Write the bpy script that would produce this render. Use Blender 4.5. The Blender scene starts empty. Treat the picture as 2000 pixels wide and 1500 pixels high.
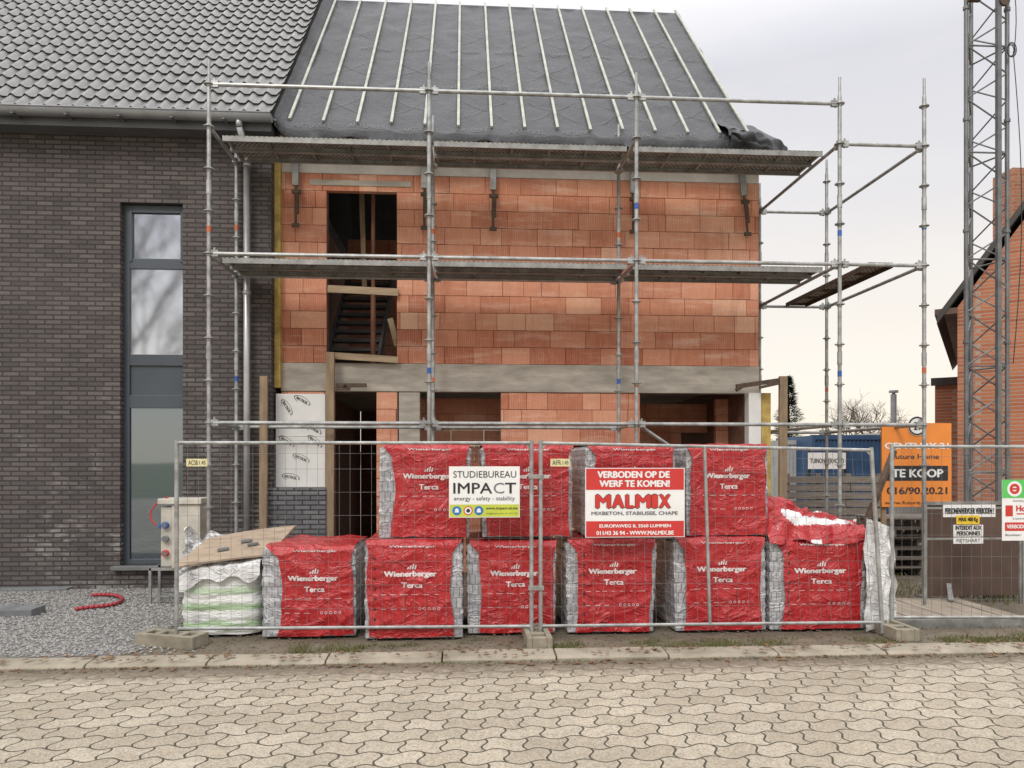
import bpy, math, random
from mathutils import Vector, noise, Matrix
R = random.Random(7)
TH = math.radians(3.6); F = 1450.0; H = 1.7; HV = 900.0
CT, ST = math.cos(TH), math.sin(TH)
PI = math.pi
# survey helpers: convert measured bearings into metres on a plane at real depth Y
def W(u, v, Y):
    a = (u-1000)/F; t = Y/(CT-a*ST)
    return t*(a*CT+ST), H+(HV-v)/F*t
def WX(u, Y): return W(u, 900, Y)[0]
def WZ(u, v, Y): return W(u, v, Y)[1]
def G(u, v):
    t = H*F/(v-HV); a = (u-1000)/F
    return t*(a*CT+ST), t*(CT-a*ST)
def nz(x, y, z): return noise.noise(Vector((x, y, z)))

scene = bpy.context.scene
COL = scene.collection

# ------------------------------------------------------------ materials
def newmat(name):
    m = bpy.data.materials.new(name); m.use_nodes = True
    nt = m.node_tree
    return m, nt, nt.nodes['Principled BSDF']
def N(nt, typ, ins=None, **props):
    n = nt.nodes.new(typ)
    for k, v in props.items(): setattr(n, k, v)
    if ins:
        for k, v in ins.items():
            if isinstance(v, bpy.types.NodeSocket): nt.links.new(v, n.inputs[k])
            else: n.inputs[k].default_value = v
    return n
def M(nt, op, a, b=0.0, c=None):
    d = {0: a, 1: b}
    if c is not None: d[2] = c
    return N(nt, 'ShaderNodeMath', d, operation=op).outputs[0]
def c4(c): return (c[0], c[1], c[2], 1.0)
def MIX(nt, fac, a, b, mode='MIX'):
    n = nt.nodes.new('ShaderNodeMix'); n.data_type = 'RGBA'; n.blend_type = mode
    for idx, v in ((0, fac), (6, a), (7, b)):
        if isinstance(v, bpy.types.NodeSocket): nt.links.new(v, n.inputs[idx])
        elif idx == 0: n.inputs[0].default_value = v
        else: n.inputs[idx].default_value = c4(v)
    return n.outputs[2]
def POS(nt): return nt.nodes.new('ShaderNodeNewGeometry').outputs['Position']
def NOI(nt, vec, scale, detail=4, rough=0.6):
    return N(nt, 'ShaderNodeTexNoise', {'Vector': vec, 'Scale': scale, 'Detail': detail, 'Roughness': rough}).outputs['Fac']
def MR(nt, v, a, b, c=0.0, d=1.0):
    return N(nt, 'ShaderNodeMapRange', {0: v, 1: a, 2: b, 3: c, 4: d}).outputs[0]
def SC(nt, vec, s):
    return N(nt, 'ShaderNodeVectorMath', {0: vec, 1: s}, operation='MULTIPLY').outputs[0]
def BUMP(nt, h, strength, dist=0.01, normal=None):
    d = {'Height': h, 'Strength': strength, 'Distance': dist}
    if normal is not None: d['Normal'] = normal
    return N(nt, 'ShaderNodeBump', d).outputs[0]
def fin(nt, b, col=None, rough=None, nrm=None, metal=None):
    for k, v in (('Base Color', col), ('Roughness', rough), ('Normal', nrm), ('Metallic', metal)):
        if v is None: continue
        if isinstance(v, bpy.types.NodeSocket): nt.links.new(v, b.inputs[k])
        elif k == 'Base Color': b.inputs[k].default_value = c4(v)
        else: b.inputs[k].default_value = v

def mat(name, col, rough=0.6, metal=0.0, var=0.25, vs=4.0, bs=40.0, bump=0.15, col2=None, stretch=(1, 1, 1), thr=(0.35, 0.7)):
    m, nt, b = newmat(name)
    p = SC(nt, POS(nt), stretch)
    n1 = NOI(nt, p, vs, 6)
    dark = col2 if col2 else tuple(c*(1-var) for c in col)
    light = col if col2 else tuple(min(1, c*(1+var*0.6)) for c in col)
    cc = MIX(nt, MR(nt, n1, thr[0], thr[1]), dark, light)
    n2 = NOI(nt, p, bs, 3)
    cc = MIX(nt, MR(nt, n2, 0.3, 0.7, 0, var), cc, tuple(c*0.6 for c in col))
    fin(nt, b, cc, MR(nt, n1, 0.3, 0.7, rough*0.8, min(1, rough*1.2)), BUMP(nt, n2, bump, 0.004) if bump else None, metal)
    return m

def uvwall(nt):
    s = N(nt, 'ShaderNodeSeparateXYZ', {0: POS(nt)})
    xy = M(nt, 'ADD', s.outputs[0], s.outputs[1])
    return N(nt, 'ShaderNodeCombineXYZ', {0: xy, 1: s.outputs[2], 2: 0.0}).outputs[0], s

def brickmat(name, c1, c2, mort, bw, rh, ms=0.01, eff=None, rough=0.85):
    m, nt, b = newmat(name)
    v, s = uvwall(nt)
    p = POS(nt)
    wob = N(nt, 'ShaderNodeVectorMath', {0: v, 1: SC(nt, N(nt, 'ShaderNodeTexNoise', {'Vector': p, 'Scale': 9.0}).outputs['Color'], (0.003, 0.003, 0))}, operation='ADD').outputs[0]
    br = N(nt, 'ShaderNodeTexBrick', {'Vector': wob, 'Color1': c4(c1), 'Color2': c4(c2), 'Mortar': c4(mort), 'Scale': 1.0,
           'Mortar Size': ms, 'Mortar Smooth': 0.1, 'Bias': 0.0, 'Brick Width': bw, 'Row Height': rh})
    n1 = NOI(nt, p, 1.2, 5); n2 = NOI(nt, p, 45, 4)
    cc = MIX(nt, MR(nt, n2, 0.35, 0.75, 0, 0.4), br.outputs['Color'], tuple(c*0.5 for c in c1))
    cc = MIX(nt, MR(nt, n1, 0.4, 0.75, 0, 0.14), cc, tuple(c*1.4 for c in c2))
    if eff:
        n3 = NOI(nt, p, 1.6, 3); n4 = NOI(nt, SC(nt, p, (5, 5, 16)), 1.0, 2)
        zz = MR(nt, s.outputs[2], 0.8, 3.2, 1, 0)
        f = M(nt, 'MULTIPLY', M(nt, 'MULTIPLY', MR(nt, n3, 0.52, 0.64), MR(nt, n4, 0.45, 0.6)), M(nt, 'MULTIPLY', zz, 0.6))
        f = M(nt, 'MULTIPLY', f, M(nt, 'SUBTRACT', 1.0, br.outputs['Fac']))
        cc = MIX(nt, f, cc, eff)
    h = M(nt, 'SUBTRACT', M(nt, 'MULTIPLY', n2, 0.5), br.outputs['Fac'])
    fin(nt, b, cc, rough, BUMP(nt, h, 1.0, 0.010))
    return m

m_dark = brickmat('dark brick', (0.072, 0.061, 0.060), (0.135, 0.115, 0.110), (0.034, 0.030, 0.029), 0.215, 0.0625, 0.0095, eff=(0.36, 0.345, 0.33))
m_nb = brickmat('orange brick', (0.36, 0.105, 0.05), (0.54, 0.20, 0.10), (0.40, 0.32, 0.25), 0.21, 0.075, 0.012)

def clay():
    m, nt, b = newmat('clay block')
    at = N(nt, 'ShaderNodeAttribute', attribute_name='tone').outputs['Fac']
    p = POS(nt)
    s = N(nt, 'ShaderNodeSeparateXYZ', {0: p})
    ramp = nt.nodes.new('ShaderNodeValToRGB'); nt.links.new(at, ramp.inputs[0])
    e = ramp.color_ramp.elements
    e[0].color = (0.40, 0.125, 0.065, 1); e[1].color = (0.80, 0.50, 0.345, 1)
    x = e.new(0.35); x.color = (0.56, 0.22, 0.125, 1)
    x = e.new(0.7); x.color = (0.67, 0.315, 0.195, 1)
    rib = M(nt, 'SINE', M(nt, 'MULTIPLY', M(nt, 'ADD', s.outputs[0], s.outputs[1]), 2*PI/0.026))
    n1 = NOI(nt, p, 2.2, 5); n2 = NOI(nt, SC(nt, p, (7, 7, 1.5)), 3, 3); n3 = NOI(nt, p, 60, 2); n4 = NOI(nt, SC(nt, p, (1, 1, 6)), 1.7, 5)
    n5 = NOI(nt, SC(nt, p, (6, 6, 0.8)), 1.1, 5)
    f = M(nt, 'MULTIPLY', MR(nt, rib, -0.3, 1, 0, 0.42), MR(nt, n2, 0.35, 0.65))
    cc = MIX(nt, f, ramp.outputs[0], (0.82, 0.54, 0.40))
    cc = MIX(nt, MR(nt, n4, 0.52, 0.72, 0, 0.45), cc, (0.82, 0.61, 0.48))
    cc = MIX(nt, MR(nt, n1, 0.5, 0.75, 0, 0.35), cc, (0.38, 0.13, 0.075))
    cc = MIX(nt, MR(nt, n5, 0.56, 0.74, 0, 0.35), cc, (0.33, 0.13, 0.085))
    cc = MIX(nt, MR(nt, n3, 0.4, 0.7, 0, 0.2), cc, (0.28, 0.10, 0.06))
    fin(nt, b, cc, 0.85, BUMP(nt, M(nt, 'ADD', rib, n3), 0.35, 0.003))
    return m
m_clay = clay()
m_joint = mat('clay joint', (0.24, 0.11, 0.075), 0.95, var=0.5, vs=8)
m_conc = mat('cast concrete', (0.53, 0.49, 0.425), 0.9, var=0.35, vs=2.2, bs=25, bump=0.5, col2=(0.28, 0.255, 0.215), stretch=(1, 1, 4))
m_lint = mat('light concrete', (0.64, 0.62, 0.58), 0.9, var=0.2, vs=3)
m_steel = mat('galvanised steel', (0.42, 0.43, 0.42), 0.42, 0.5, var=0.4, vs=9, bs=70, bump=0.1)
m_steel2 = mat('dull galvanised steel', (0.33, 0.33, 0.315), 0.5, 0.35, var=0.4, vs=6)
m_mast = mat('dark mast steel', (0.19, 0.195, 0.20), 0.5, 0.4, var=0.35, vs=6)
m_wire = mat('fence wire', (0.22, 0.22, 0.22), 0.5, 0.4, var=0.3, vs=6)
m_rust = mat('rusty steel', (0.13, 0.09, 0.065), 0.7, 0.4, var=0.5, vs=14)
m_zinc = mat('zinc', (0.32, 0.33, 0.35), 0.4, 0.5, var=0.2, vs=3)
m_pipe = mat('bright zinc pipe', (0.52, 0.53, 0.54), 0.35, 0.5, var=0.2, vs=3)
m_zincd = mat('dark zinc', (0.14, 0.145, 0.155), 0.45, 0.3, var=0.2, vs=3)
m_blue = mat('blue band', (0.03, 0.12, 0.42), 0.5)
m_orng = mat('orange band', (0.5, 0.13, 0.05), 0.5)
m_wood = mat('weathered timber', (0.38, 0.275, 0.17), 0.85, var=0.35, vs=5, stretch=(3, 3, 0.6), bump=0.3, col2=(0.2, 0.14, 0.09))
m_woodh = mat('pale timber', (0.50, 0.39, 0.26), 0.8, var=0.3, vs=5, stretch=(0.6, 3, 5), bump=0.3, col2=(0.32, 0.235, 0.15))
m_gwood = mat('grey timber', (0.28, 0.245, 0.21), 0.9, var=0.4, vs=4, stretch=(0.6, 2, 6), bump=0.3, col2=(0.14, 0.118, 0.10))
m_ply = mat('plywood', (0.46, 0.36, 0.26), 0.75, var=0.4, vs=5, stretch=(1, 3, 1), col2=(0.27, 0.205, 0.15))
m_plyg = mat('worn platform board', (0.40, 0.34, 0.27), 0.8, var=0.4, vs=3, stretch=(4, 0.7, 1), col2=(0.22, 0.18, 0.14))
m_brown = mat('brown film plywood', (0.125, 0.075, 0.055), 0.6, var=0.3, vs=3, col2=(0.075, 0.047, 0.036))
m_frame = mat('anthracite aluminium', (0.065, 0.078, 0.093), 0.45, 0.1, var=0.08, vs=2, bump=0)
m_white = mat('white paint', (0.78, 0.78, 0.77), 0.5, var=0.06, vs=3, bump=0)
m_packtxt = mat('translucent white print', (0.74, 0.65, 0.65), 0.4, var=0.2, vs=14, bump=0)
m_black = mat('black print', (0.02, 0.02, 0.022), 0.5, var=0.1, bump=0)
m_grey = mat('grey print', (0.16, 0.16, 0.17), 0.5, var=0.1, bump=0)
m_red = mat('red print', (0.56, 0.035, 0.03), 0.45, var=0.08, bump=0)
m_lime = mat('lime print', (0.50, 0.56, 0.06), 0.5, var=0.08, bump=0)
m_green = mat('green print', (0.10, 0.52, 0.11), 0.5, var=0.08, bump=0)
m_or = mat('orange print', (0.78, 0.25, 0.04), 0.5, var=0.08, bump=0)
m_yel = mat('yellow print', (0.80, 0.55, 0.03), 0.5, var=0.08, bump=0)
m_pur = mat('yellow foam insulation', (0.56, 0.40, 0.12), 0.9, var=0.4, vs=8)
m_ins = mat('white insulation facing', (0.74, 0.74, 0.72), 0.55, var=0.08, vs=3, bump=0.05)
m_cream = mat('cream plastic', (0.54, 0.51, 0.44), 0.5, var=0.25, vs=4, bump=0.05)
m_rub = mat('red rubber hose', (0.38, 0.04, 0.05), 0.5, var=0.2)
m_kerb = mat('kerb concrete', (0.40, 0.355, 0.28), 0.95, var=0.5, vs=3, bs=60, bump=0.7, col2=(0.21, 0.18, 0.13))
m_block = mat('concrete foot', (0.33, 0.295, 0.22), 0.95, var=0.4, vs=8, bs=60, bump=0.5, col2=(0.18, 0.16, 0.125))
m_stone = mat('blue stone', (0.18, 0.185, 0.19), 0.8, var=0.25, vs=6)
m_cont = mat('blue container paint', (0.04, 0.10, 0.21), 0.5, var=0.3, vs=2)
m_contg = mat('grey container paint', (0.42, 0.43, 0.42), 0.5, var=0.2, vs=2)
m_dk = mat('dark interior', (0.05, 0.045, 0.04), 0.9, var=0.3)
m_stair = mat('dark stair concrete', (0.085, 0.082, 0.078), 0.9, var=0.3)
m_bark = mat('bark', (0.11, 0.09, 0.075), 0.9, var=0.4, vs=10)
m_needle = mat('conifer needles', (0.035, 0.055, 0.03), 0.85, var=0.5, vs=3)
m_tiledk = mat('dark roof tile', (0.06, 0.055, 0.05), 0.7, var=0.3, vs=5)
m_leafd = mat('dead leaves', (0.20, 0.11, 0.055), 0.8, var=0.5, vs=30)

def foil(name, base, streak, rough=0.28, sc=1.0, brick=False, amt=0.75, thr=(0.52, 0.66), bd=0.03, rg=0.25, dk=0.35):
    m, nt, b = newmat(name)
    p = POS(nt)
    wv = N(nt, 'ShaderNodeTexNoise', {'Vector': p, 'Scale': 3.0}).outputs['Color']
    pw = N(nt, 'ShaderNodeVectorMath', {0: p, 1: SC(nt, wv, (0.4, 0.4, 0.4))}, operation='ADD').outputs[0]
    n1 = NOI(nt, SC(nt, pw, (5*sc, 5*sc, 15*sc)), 1.4, 6, 0.6); n2 = NOI(nt, SC(nt, pw, (16, 16, 5)), 1.3, 3)
    rd = M(nt, 'ABSOLUTE', M(nt, 'SUBTRACT', NOI(nt, SC(nt, pw, (2.5, 2.5, 5)), 1.6, 2, 0.5), 0.5))
    ridge = MR(nt, rd, 0.0, 0.025, 1, 0)
    cc = base
    if brick:
        v, s = uvwall(nt)
        br = N(nt, 'ShaderNodeTexBrick', {'Vector': v, 'Color1': (0.32, 0.32, 0.34, 1), 'Color2': (0.50, 0.50, 0.52, 1), 'Mortar': (0.13, 0.13, 0.14, 1),
               'Scale': 1.0, 'Mortar Size': 0.006, 'Mortar Smooth': 0.5, 'Brick Width': 0.055, 'Row Height': 0.1})
        cc = MIX(nt, 0.75, base, br.outputs['Color'])
    cc = MIX(nt, MR(nt, n1, thr[0], thr[1], 0, amt), cc, streak)
    cc = MIX(nt, MR(nt, n2, 0.5, 0.78, 0, dk), cc, tuple(c*0.45 for c in base))
    cc = MIX(nt, M(nt, 'MULTIPLY', ridge, rg), cc, streak)  # highlights along film creases painted into the colour as pale streaks
    h = M(nt, 'ADD', M(nt, 'ADD', n1, M(nt, 'MULTIPLY', n2, 0.5)), M(nt, 'MULTIPLY', ridge, 0.3))
    fin(nt, b, cc, rough, BUMP(nt, h, 1.0, bd))
    return m
m_redfilm = foil('red shrink film', (0.41, 0.019, 0.023), (0.62, 0.15, 0.15), 0.2, sc=0.8, amt=0.4, thr=(0.56, 0.74), bd=0.025, rg=0.22, dk=0.35)
m_clearfilm = foil('clear wrap over grey bricks', (0.36, 0.36, 0.38), (0.80, 0.80, 0.82), 0.18, brick=True, amt=0.7, thr=(0.52, 0.68), bd=0.02, rg=0.4, dk=0.35)
m_whitefilm = foil('white loose film', (0.68, 0.68, 0.68), (0.85, 0.85, 0.86), 0.3, dk=0.2)
def greenbag():
    m, nt, b = newmat('white and green bag film')
    p = POS(nt); s = N(nt, 'ShaderNodeSeparateXYZ', {0: p})
    n1 = NOI(nt, SC(nt, p, (4, 4, 14)), 1.4, 6)
    z = M(nt, 'ADD', s.outputs[2], M(nt, 'MULTIPLY', n1, 0.16))
    f = M(nt, 'MULTIPLY', MR(nt, M(nt, 'SINE', M(nt, 'MULTIPLY', z, 38.0)), 0.1, 0.7), MR(nt, s.outputs[2], 0.40, 0.62, 1, 0))
    cc = MIX(nt, M(nt, 'MULTIPLY', f, 0.6), (0.74, 0.75, 0.73), (0.22, 0.48, 0.12))
    cc = MIX(nt, MR(nt, n1, 0.55, 0.72, 0, 0.5), cc, (0.42, 0.44, 0.42))
    fin(nt, b, cc, 0.28, BUMP(nt, n1, 1.0, 0.04))
    return m
m_bag = greenbag()

def deckmat():
    m, nt, b = newmat('perforated steel plank')
    p = POS(nt); s = N(nt, 'ShaderNodeSeparateXYZ', {0: p})
    sx = M(nt, 'SINE', M(nt, 'MULTIPLY', s.outputs[0], 2*PI/0.06)); sy = M(nt, 'SINE', M(nt, 'MULTIPLY', s.outputs[1], 2*PI/0.08))
    hole = MR(nt, M(nt, 'MULTIPLY', sx, sy), 0.1, 0.3)
    n1 = NOI(nt, SC(nt, p, (1, 5, 5)), 3, 5)
    cc = MIX(nt, MR(nt, n1, 0.35, 0.7), (0.20, 0.18, 0.155), (0.50, 0.48, 0.44))
    cc = MIX(nt, M(nt, 'MULTIPLY', hole, 0.92), cc, (0.02, 0.02, 0.02))
    fin(nt, b, cc, 0.55, BUMP(nt, hole, 0.4, -0.01), 0.2)
    return m
m_deck = deckmat()

def tilemat():
    m, nt, b = newmat('grey roof tile')
    p = POS(nt)
    n1 = NOI(nt, p, 4, 4); n2 = NOI(nt, p, 45, 3)
    cc = MIX(nt, MR(nt, n1, 0.3, 0.7), (0.155, 0.152, 0.147), (0.225, 0.22, 0.21))
    cc = MIX(nt, MR(nt, n2, 0.52, 0.72, 0, 0.35), cc, (0.40, 0.39, 0.36))
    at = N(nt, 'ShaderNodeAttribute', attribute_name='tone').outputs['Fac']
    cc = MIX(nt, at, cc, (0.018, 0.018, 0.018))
    fin(nt, b, cc, 0.38, BUMP(nt, n2, 0.2, 0.003))
    return m
m_tile = tilemat()

def undermat():
    m, nt, b = newmat('black roofing underlay')
    p = POS(nt)
    n1 = NOI(nt, SC(nt, p, (1, 2, 2)), 1.3, 6); n2 = NOI(nt, p, 14, 6, 0.72)
    cc = MIX(nt, MR(nt, n1, 0.3, 0.7), (0.032, 0.034, 0.038), (0.056, 0.057, 0.063))
    cc = MIX(nt, MR(nt, n2, 0.52, 0.72, 0, 0.4), cc, (0.11, 0.11, 0.115))
    fin(nt, b, cc, 0.55, BUMP(nt, n2, 0.7, 0.04))
    return m
m_under = undermat()
m_underprint = mat('faint grey print', (0.125, 0.125, 0.13), 0.6, var=0.3, bump=0)
m_batten = mat('pale roof batten', (0.46, 0.48, 0.42), 0.8, var=0.3, vs=6)

def glassmat(name, tint, gl, rough, dif):
    m = bpy.data.materials.new(name); m.use_nodes = True
    nt = m.node_tree; nt.nodes.clear()
    p = POS(nt)
    n = NOI(nt, p, 0.8, 1)
    bm = BUMP(nt, n, 0.05, 0.02)
    g = N(nt, 'ShaderNodeBsdfGlossy', {'Color': c4(tint), 'Roughness': rough, 'Normal': bm})
    d = N(nt, 'ShaderNodeBsdfDiffuse', {'Color': c4(dif)})
    mx = N(nt, 'ShaderNodeMixShader', {0: gl, 1: d.outputs[0], 2: g.outputs[0]})
    o = nt.nodes.new('ShaderNodeOutputMaterial'); nt.links.new(mx.outputs[0], o.inputs[0])
    return m
m_glass = glassmat('coated window glass', (0.84, 0.89, 0.98), 0.76, 0.055, (0.07, 0.08, 0.09))
m_glass2 = glassmat('lower window glass', (0.72, 0.84, 0.95), 0.30, 0.03, (0.025, 0.03, 0.035))

def pavers():
    m, nt, b = newmat('wavy concrete pavers')
    p = POS(nt); s = N(nt, 'ShaderNodeSeparateXYZ', {0: p})
    px, py = s.outputs[0], s.outputs[1]
    bw, rh = 0.25, 0.185
    wx = M(nt, 'MULTIPLY', M(nt, 'SINE', M(nt, 'MULTIPLY', py, 2*PI/rh)), 0.018)
    wy = M(nt, 'MULTIPLY', M(nt, 'SINE', M(nt, 'MULTIPLY', px, 2*PI/(bw))), 0.026)
    v = N(nt, 'ShaderNodeCombineXYZ', {0: M(nt, 'ADD', px, wx), 1: M(nt, 'ADD', py, wy), 2: 0.0}).outputs[0]
    n0 = N(nt, 'ShaderNodeTexNoise', {'Vector': p, 'Scale': 7.0}).outputs['Color']
    v = N(nt, 'ShaderNodeVectorMath', {0: v, 1: SC(nt, n0, (0.014, 0.014, 0))}, operation='ADD').outputs[0]
    br = N(nt, 'ShaderNodeTexBrick', {'Vector': v, 'Color1': (0.355, 0.305, 0.23, 1), 'Color2': (0.475, 0.42, 0.33, 1), 'Mortar': (0.030, 0.027, 0.016, 1),
           'Scale': 1.0, 'Mortar Size': 0.0068, 'Mortar Smooth': 0.2, 'Brick Width': bw, 'Row Height': rh})
    n1 = NOI(nt, p, 1.3, 5); n2 = NOI(nt, p, 85, 3, 0.8); n3 = NOI(nt, p, 14, 4)
    cc = MIX(nt, MR(nt, n1, 0.35, 0.7, 0, 0.45), br.outputs['Color'], (0.25, 0.22, 0.165))
    cc = MIX(nt, MR(nt, n2, 0.5, 0.66, 0, 0.9), cc, (0.135, 0.108, 0.076))
    cc = MIX(nt, MR(nt, n2, 0.42, 0.3, 0, 0.65), cc, (0.68, 0.62, 0.52))
    cc = MIX(nt, MR(nt, n3, 0.5, 0.8, 0, 0.45), cc, (0.20, 0.17, 0.12))
    cc = MIX(nt, M(nt, 'MULTIPLY', br.outputs['Fac'], 0.85), cc, (0.045, 0.04, 0.025))
    edge = MR(nt, M(nt, 'ADD', py, M(nt, 'MULTIPLY', n3, 0.6)), 6.22, 6.52)
    cc = MIX(nt, M(nt, 'MULTIPLY', edge, 0.9), cc, (0.145, 0.115, 0.082))
    h = M(nt, 'SUBTRACT', M(nt, 'MULTIPLY', n2, 0.4), br.outputs['Fac'])
    fin(nt, b, cc, 0.85, BUMP(nt, h, 1.0, 0.012))
    return m
m_pave = pavers()
m_gravel = mat('gravel bed', (0.24, 0.23, 0.22), 0.95, var=0.6, vs=30, bs=90, bump=1.0, col2=(0.12, 0.115, 0.11))
m_gst = mat('gravel stone', (0.39, 0.38, 0.36), 0.9, var=0.5, vs=45, bs=120, col2=(0.14, 0.135, 0.13), thr=(0.42, 0.6))
m_dirt = mat('bare soil', (0.20, 0.165, 0.12), 0.95, var=0.5, vs=3, bs=45, bump=0.9, col2=(0.11, 0.09, 0.062))
m_field = mat('distant ground', (0.16, 0.17, 0.10), 0.95, var=0.4, vs=0.3, bs=5)
m_grass = mat('grass', (0.10, 0.125, 0.035), 0.9, var=0.5, vs=8, col2=(0.17, 0.145, 0.06))

# ------------------------------------------------------------ mesh builder
class MB:
    def __init__(s): s.v = []; s.f = []; s.m = []; s.t = []
    def face(s, idx, m=0, t=0.5): s.f.append(idx); s.m.append(m); s.t.append(t)
    def box(s, x0, x1, y0, y1, z0, z1, m=0, t=0.5):
        n = len(s.v)
        s.v += [(x0, y0, z0), (x1, y0, z0), (x1, y1, z0), (x0, y1, z0), (x0, y0, z1), (x1, y0, z1), (x1, y1, z1), (x0, y1, z1)]
        for q in ((0, 3, 2, 1), (4, 5, 6, 7), (0, 1, 5, 4), (1, 2, 6, 5), (2, 3, 7, 6), (3, 0, 4, 7)):
            s.face([n+i for i in q], m, t)
    def beam(s, p0, p1, w, h, m=0, up=(0, 0, 1)):
        p0 = Vector(p0); p1 = Vector(p1); d = (p1-p0).normalized(); up = Vector(up)
        a = d.cross(up)
        if a.length < 1e-4: a = d.cross(Vector((1, 0, 0)))
        a.normalize(); b2 = a.cross(d).normalized()
        n = len(s.v)
        for p in (p0, p1):
            for i, j in ((-1, -1), (1, -1), (1, 1), (-1, 1)):
                s.v.append(tuple(p+a*(i*w/2)+b2*(j*h/2)))
        for q in ((0, 1, 2, 3), (7, 6, 5, 4), (0, 4, 5, 1), (1, 5, 6, 2), (2, 6, 7, 3), (3, 7, 4, 0)):
            s.face([n+i for i in q], m)
    def cyl(s, p0, p1, r, n=8, r2=None, m=0, cap=True):
        p0 = Vector(p0); p1 = Vector(p1); d = (p1-p0)
        if d.length < 1e-6: return
        d.normalize(); r2 = r if r2 is None else r2
        a = d.orthogonal().normalized(); b2 = d.cross(a)
        k = len(s.v)
        for p, rr in ((p0, r), (p1, r2)):
            for i in range(n):
                an = 2*PI*i/n
                s.v.append(tuple(p+(a*math.cos(an)+b2*math.sin(an))*rr))
        for i in range(n):
            j = (i+1) % n
            s.face([k+i, k+j, k+n+j, k+n+i], m)
        if cap:
            s.face([k+i for i in range(n)][::-1], m); s.face([k+n+i for i in range(n)], m)
    def path(s, pts, r, n=8, m=0):
        for a, b2 in zip(pts[:-1], pts[1:]): s.cyl(a, b2, r, n, m=m)
    def disc(s, cx, cz, r, y, m=0, n=24, ri=0):
        k = len(s.v)
        if ri == 0:
            for i in range(n): s.v.append((cx+r*math.cos(2*PI*i/n), y, cz+r*math.sin(2*PI*i/n)))
            s.face([k+i for i in range(n)], m)
        else:
            for i in range(n):
                c, q = math.cos(2*PI*i/n), math.sin(2*PI*i/n)
                s.v += [(cx+r*c, y, cz+r*q), (cx+ri*c, y, cz+ri*q)]
            for i in range(n):
                j = (i+1) % n
                s.face([k+2*i, k+2*j, k+2*j+1, k+2*i+1], m)
    def rect(s, x0, x1, z0, z1, y, m=0):
        k = len(s.v); s.v += [(x0, y, z0), (x1, y, z0), (x1, y, z1), (x0, y, z1)]; s.face([k, k+1, k+2, k+3], m)
    def poly(s, pts, m=0):
        k = len(s.v); s.v += [tuple(p) for p in pts]; s.face(list(range(k, k+len(pts))), m)
    def grid(s, fn, nu, nv, m=0, tf=None, closed=False):
        k = len(s.v)
        for j in range(nv+1):
            for i in range(nu+1): s.v.append(tuple(fn(i/nu, j/nv)))
        for j in range(nv):
            for i in range(nu):
                a = k+j*(nu+1)+i
                s.face([a, a+1, a+nu+2, a+nu+1], m, tf(i/nu, j/nv) if tf else 0.5)
    def wall(s, xs0, xs1, z0, z1, y0, y1, holes, m=0, axis='x'):
        xs = sorted(set([xs0, xs1]+[h[i] for h in holes for i in (0, 1) if xs0 < h[i] < xs1]))
        zs = sorted(set([z0, z1]+[h[i] for h in holes for i in (2, 3) if z0 < h[i] < z1]))
        nx, nzz = len(xs)-1, len(zs)-1
        def full(i, j):
            if not (0 <= i < nx and 0 <= j < nzz): return False
            cx, cz = (xs[i]+xs[i+1])/2, (zs[j]+zs[j+1])/2
            return not any(h[0] < cx < h[1] and h[2] < cz < h[3] for h in holes)
        def q(pts):
            k = len(s.v); s.v += pts; s.face([k, k+1, k+2, k+3], m)
        for i in range(nx):
            for j in range(nzz):
                if not full(i, j): continue
                a, b2, c, d = xs[i], xs[i+1], zs[j], zs[j+1]
                q([(a, y0, c), (b2, y0, c), (b2, y0, d), (a, y0, d)])
                q([(b2, y1, c), (a, y1, c), (a, y1, d), (b2, y1, d)])
                if not full(i-1, j): q([(a, y1, c), (a, y0, c), (a, y0, d), (a, y1, d)])
                if not full(i+1, j): q([(b2, y0, c), (b2, y1, c), (b2, y1, d), (b2, y0, d)])
                if not full(i, j-1): q([(a, y1, c), (b2, y1, c), (b2, y0, c), (a, y0, c)])
                if not full(i, j+1): q([(a, y0, d), (b2, y0, d), (b2, y1, d), (a, y1, d)])
    def turn(s, cx, cy, an):
        c, q = math.cos(an), math.sin(an)
        s.v = [(cx+(x-cx)*c-(y-cy)*q, cy+(x-cx)*q+(y-cy)*c, z) for (x, y, z) in s.v]
    def build(s, name, mats, parent=None, smooth=False, bevel=0.0, tone=False, **tags):
        me = bpy.data.meshes.new(name)
        xs = [p[0] for p in s.v]; ys = [p[1] for p in s.v]; zs = [p[2] for p in s.v]
        o = ((min(xs)+max(xs))/2, (min(ys)+max(ys))/2, min(zs))
        me.from_pydata([(p[0]-o[0], p[1]-o[1], p[2]-o[2]) for p in s.v], [], s.f)
        if not isinstance(mats, (list, tuple)): mats = [mats]
        for x in mats: me.materials.append(x)
        me.polygons.foreach_set('material_index', s.m)
        if smooth: me.polygons.foreach_set('use_smooth', [True]*len(s.f))
        if tone:
            at = me.attributes.new('tone', 'FLOAT', 'FACE'); at.data.foreach_set('value', s.t)
        me.update()
        ob = bpy.data.objects.new(name, me); ob.location = o
        COL.objects.link(ob)
        if parent is not None:
            ob.parent = parent; ob.matrix_parent_inverse = Matrix.Translation(Vector(parent['_w'])).inverted()
        ob['_w'] = o
        if bevel:
            md = ob.modifiers.new('bevel', 'BEVEL'); md.width = bevel; md.segments = 2; md.limit_method = 'ANGLE'
        for k, v in tags.items(): ob[k] = v
        return ob

def thing(name, label, category, base, group=None):
    e = bpy.data.objects.new(name, None); e.location = base; e['_w'] = tuple(base); e.empty_display_size = 0.2
    COL.objects.link(e); e['label'] = label; e['category'] = category
    if group: e['group'] = group
    return e

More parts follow.
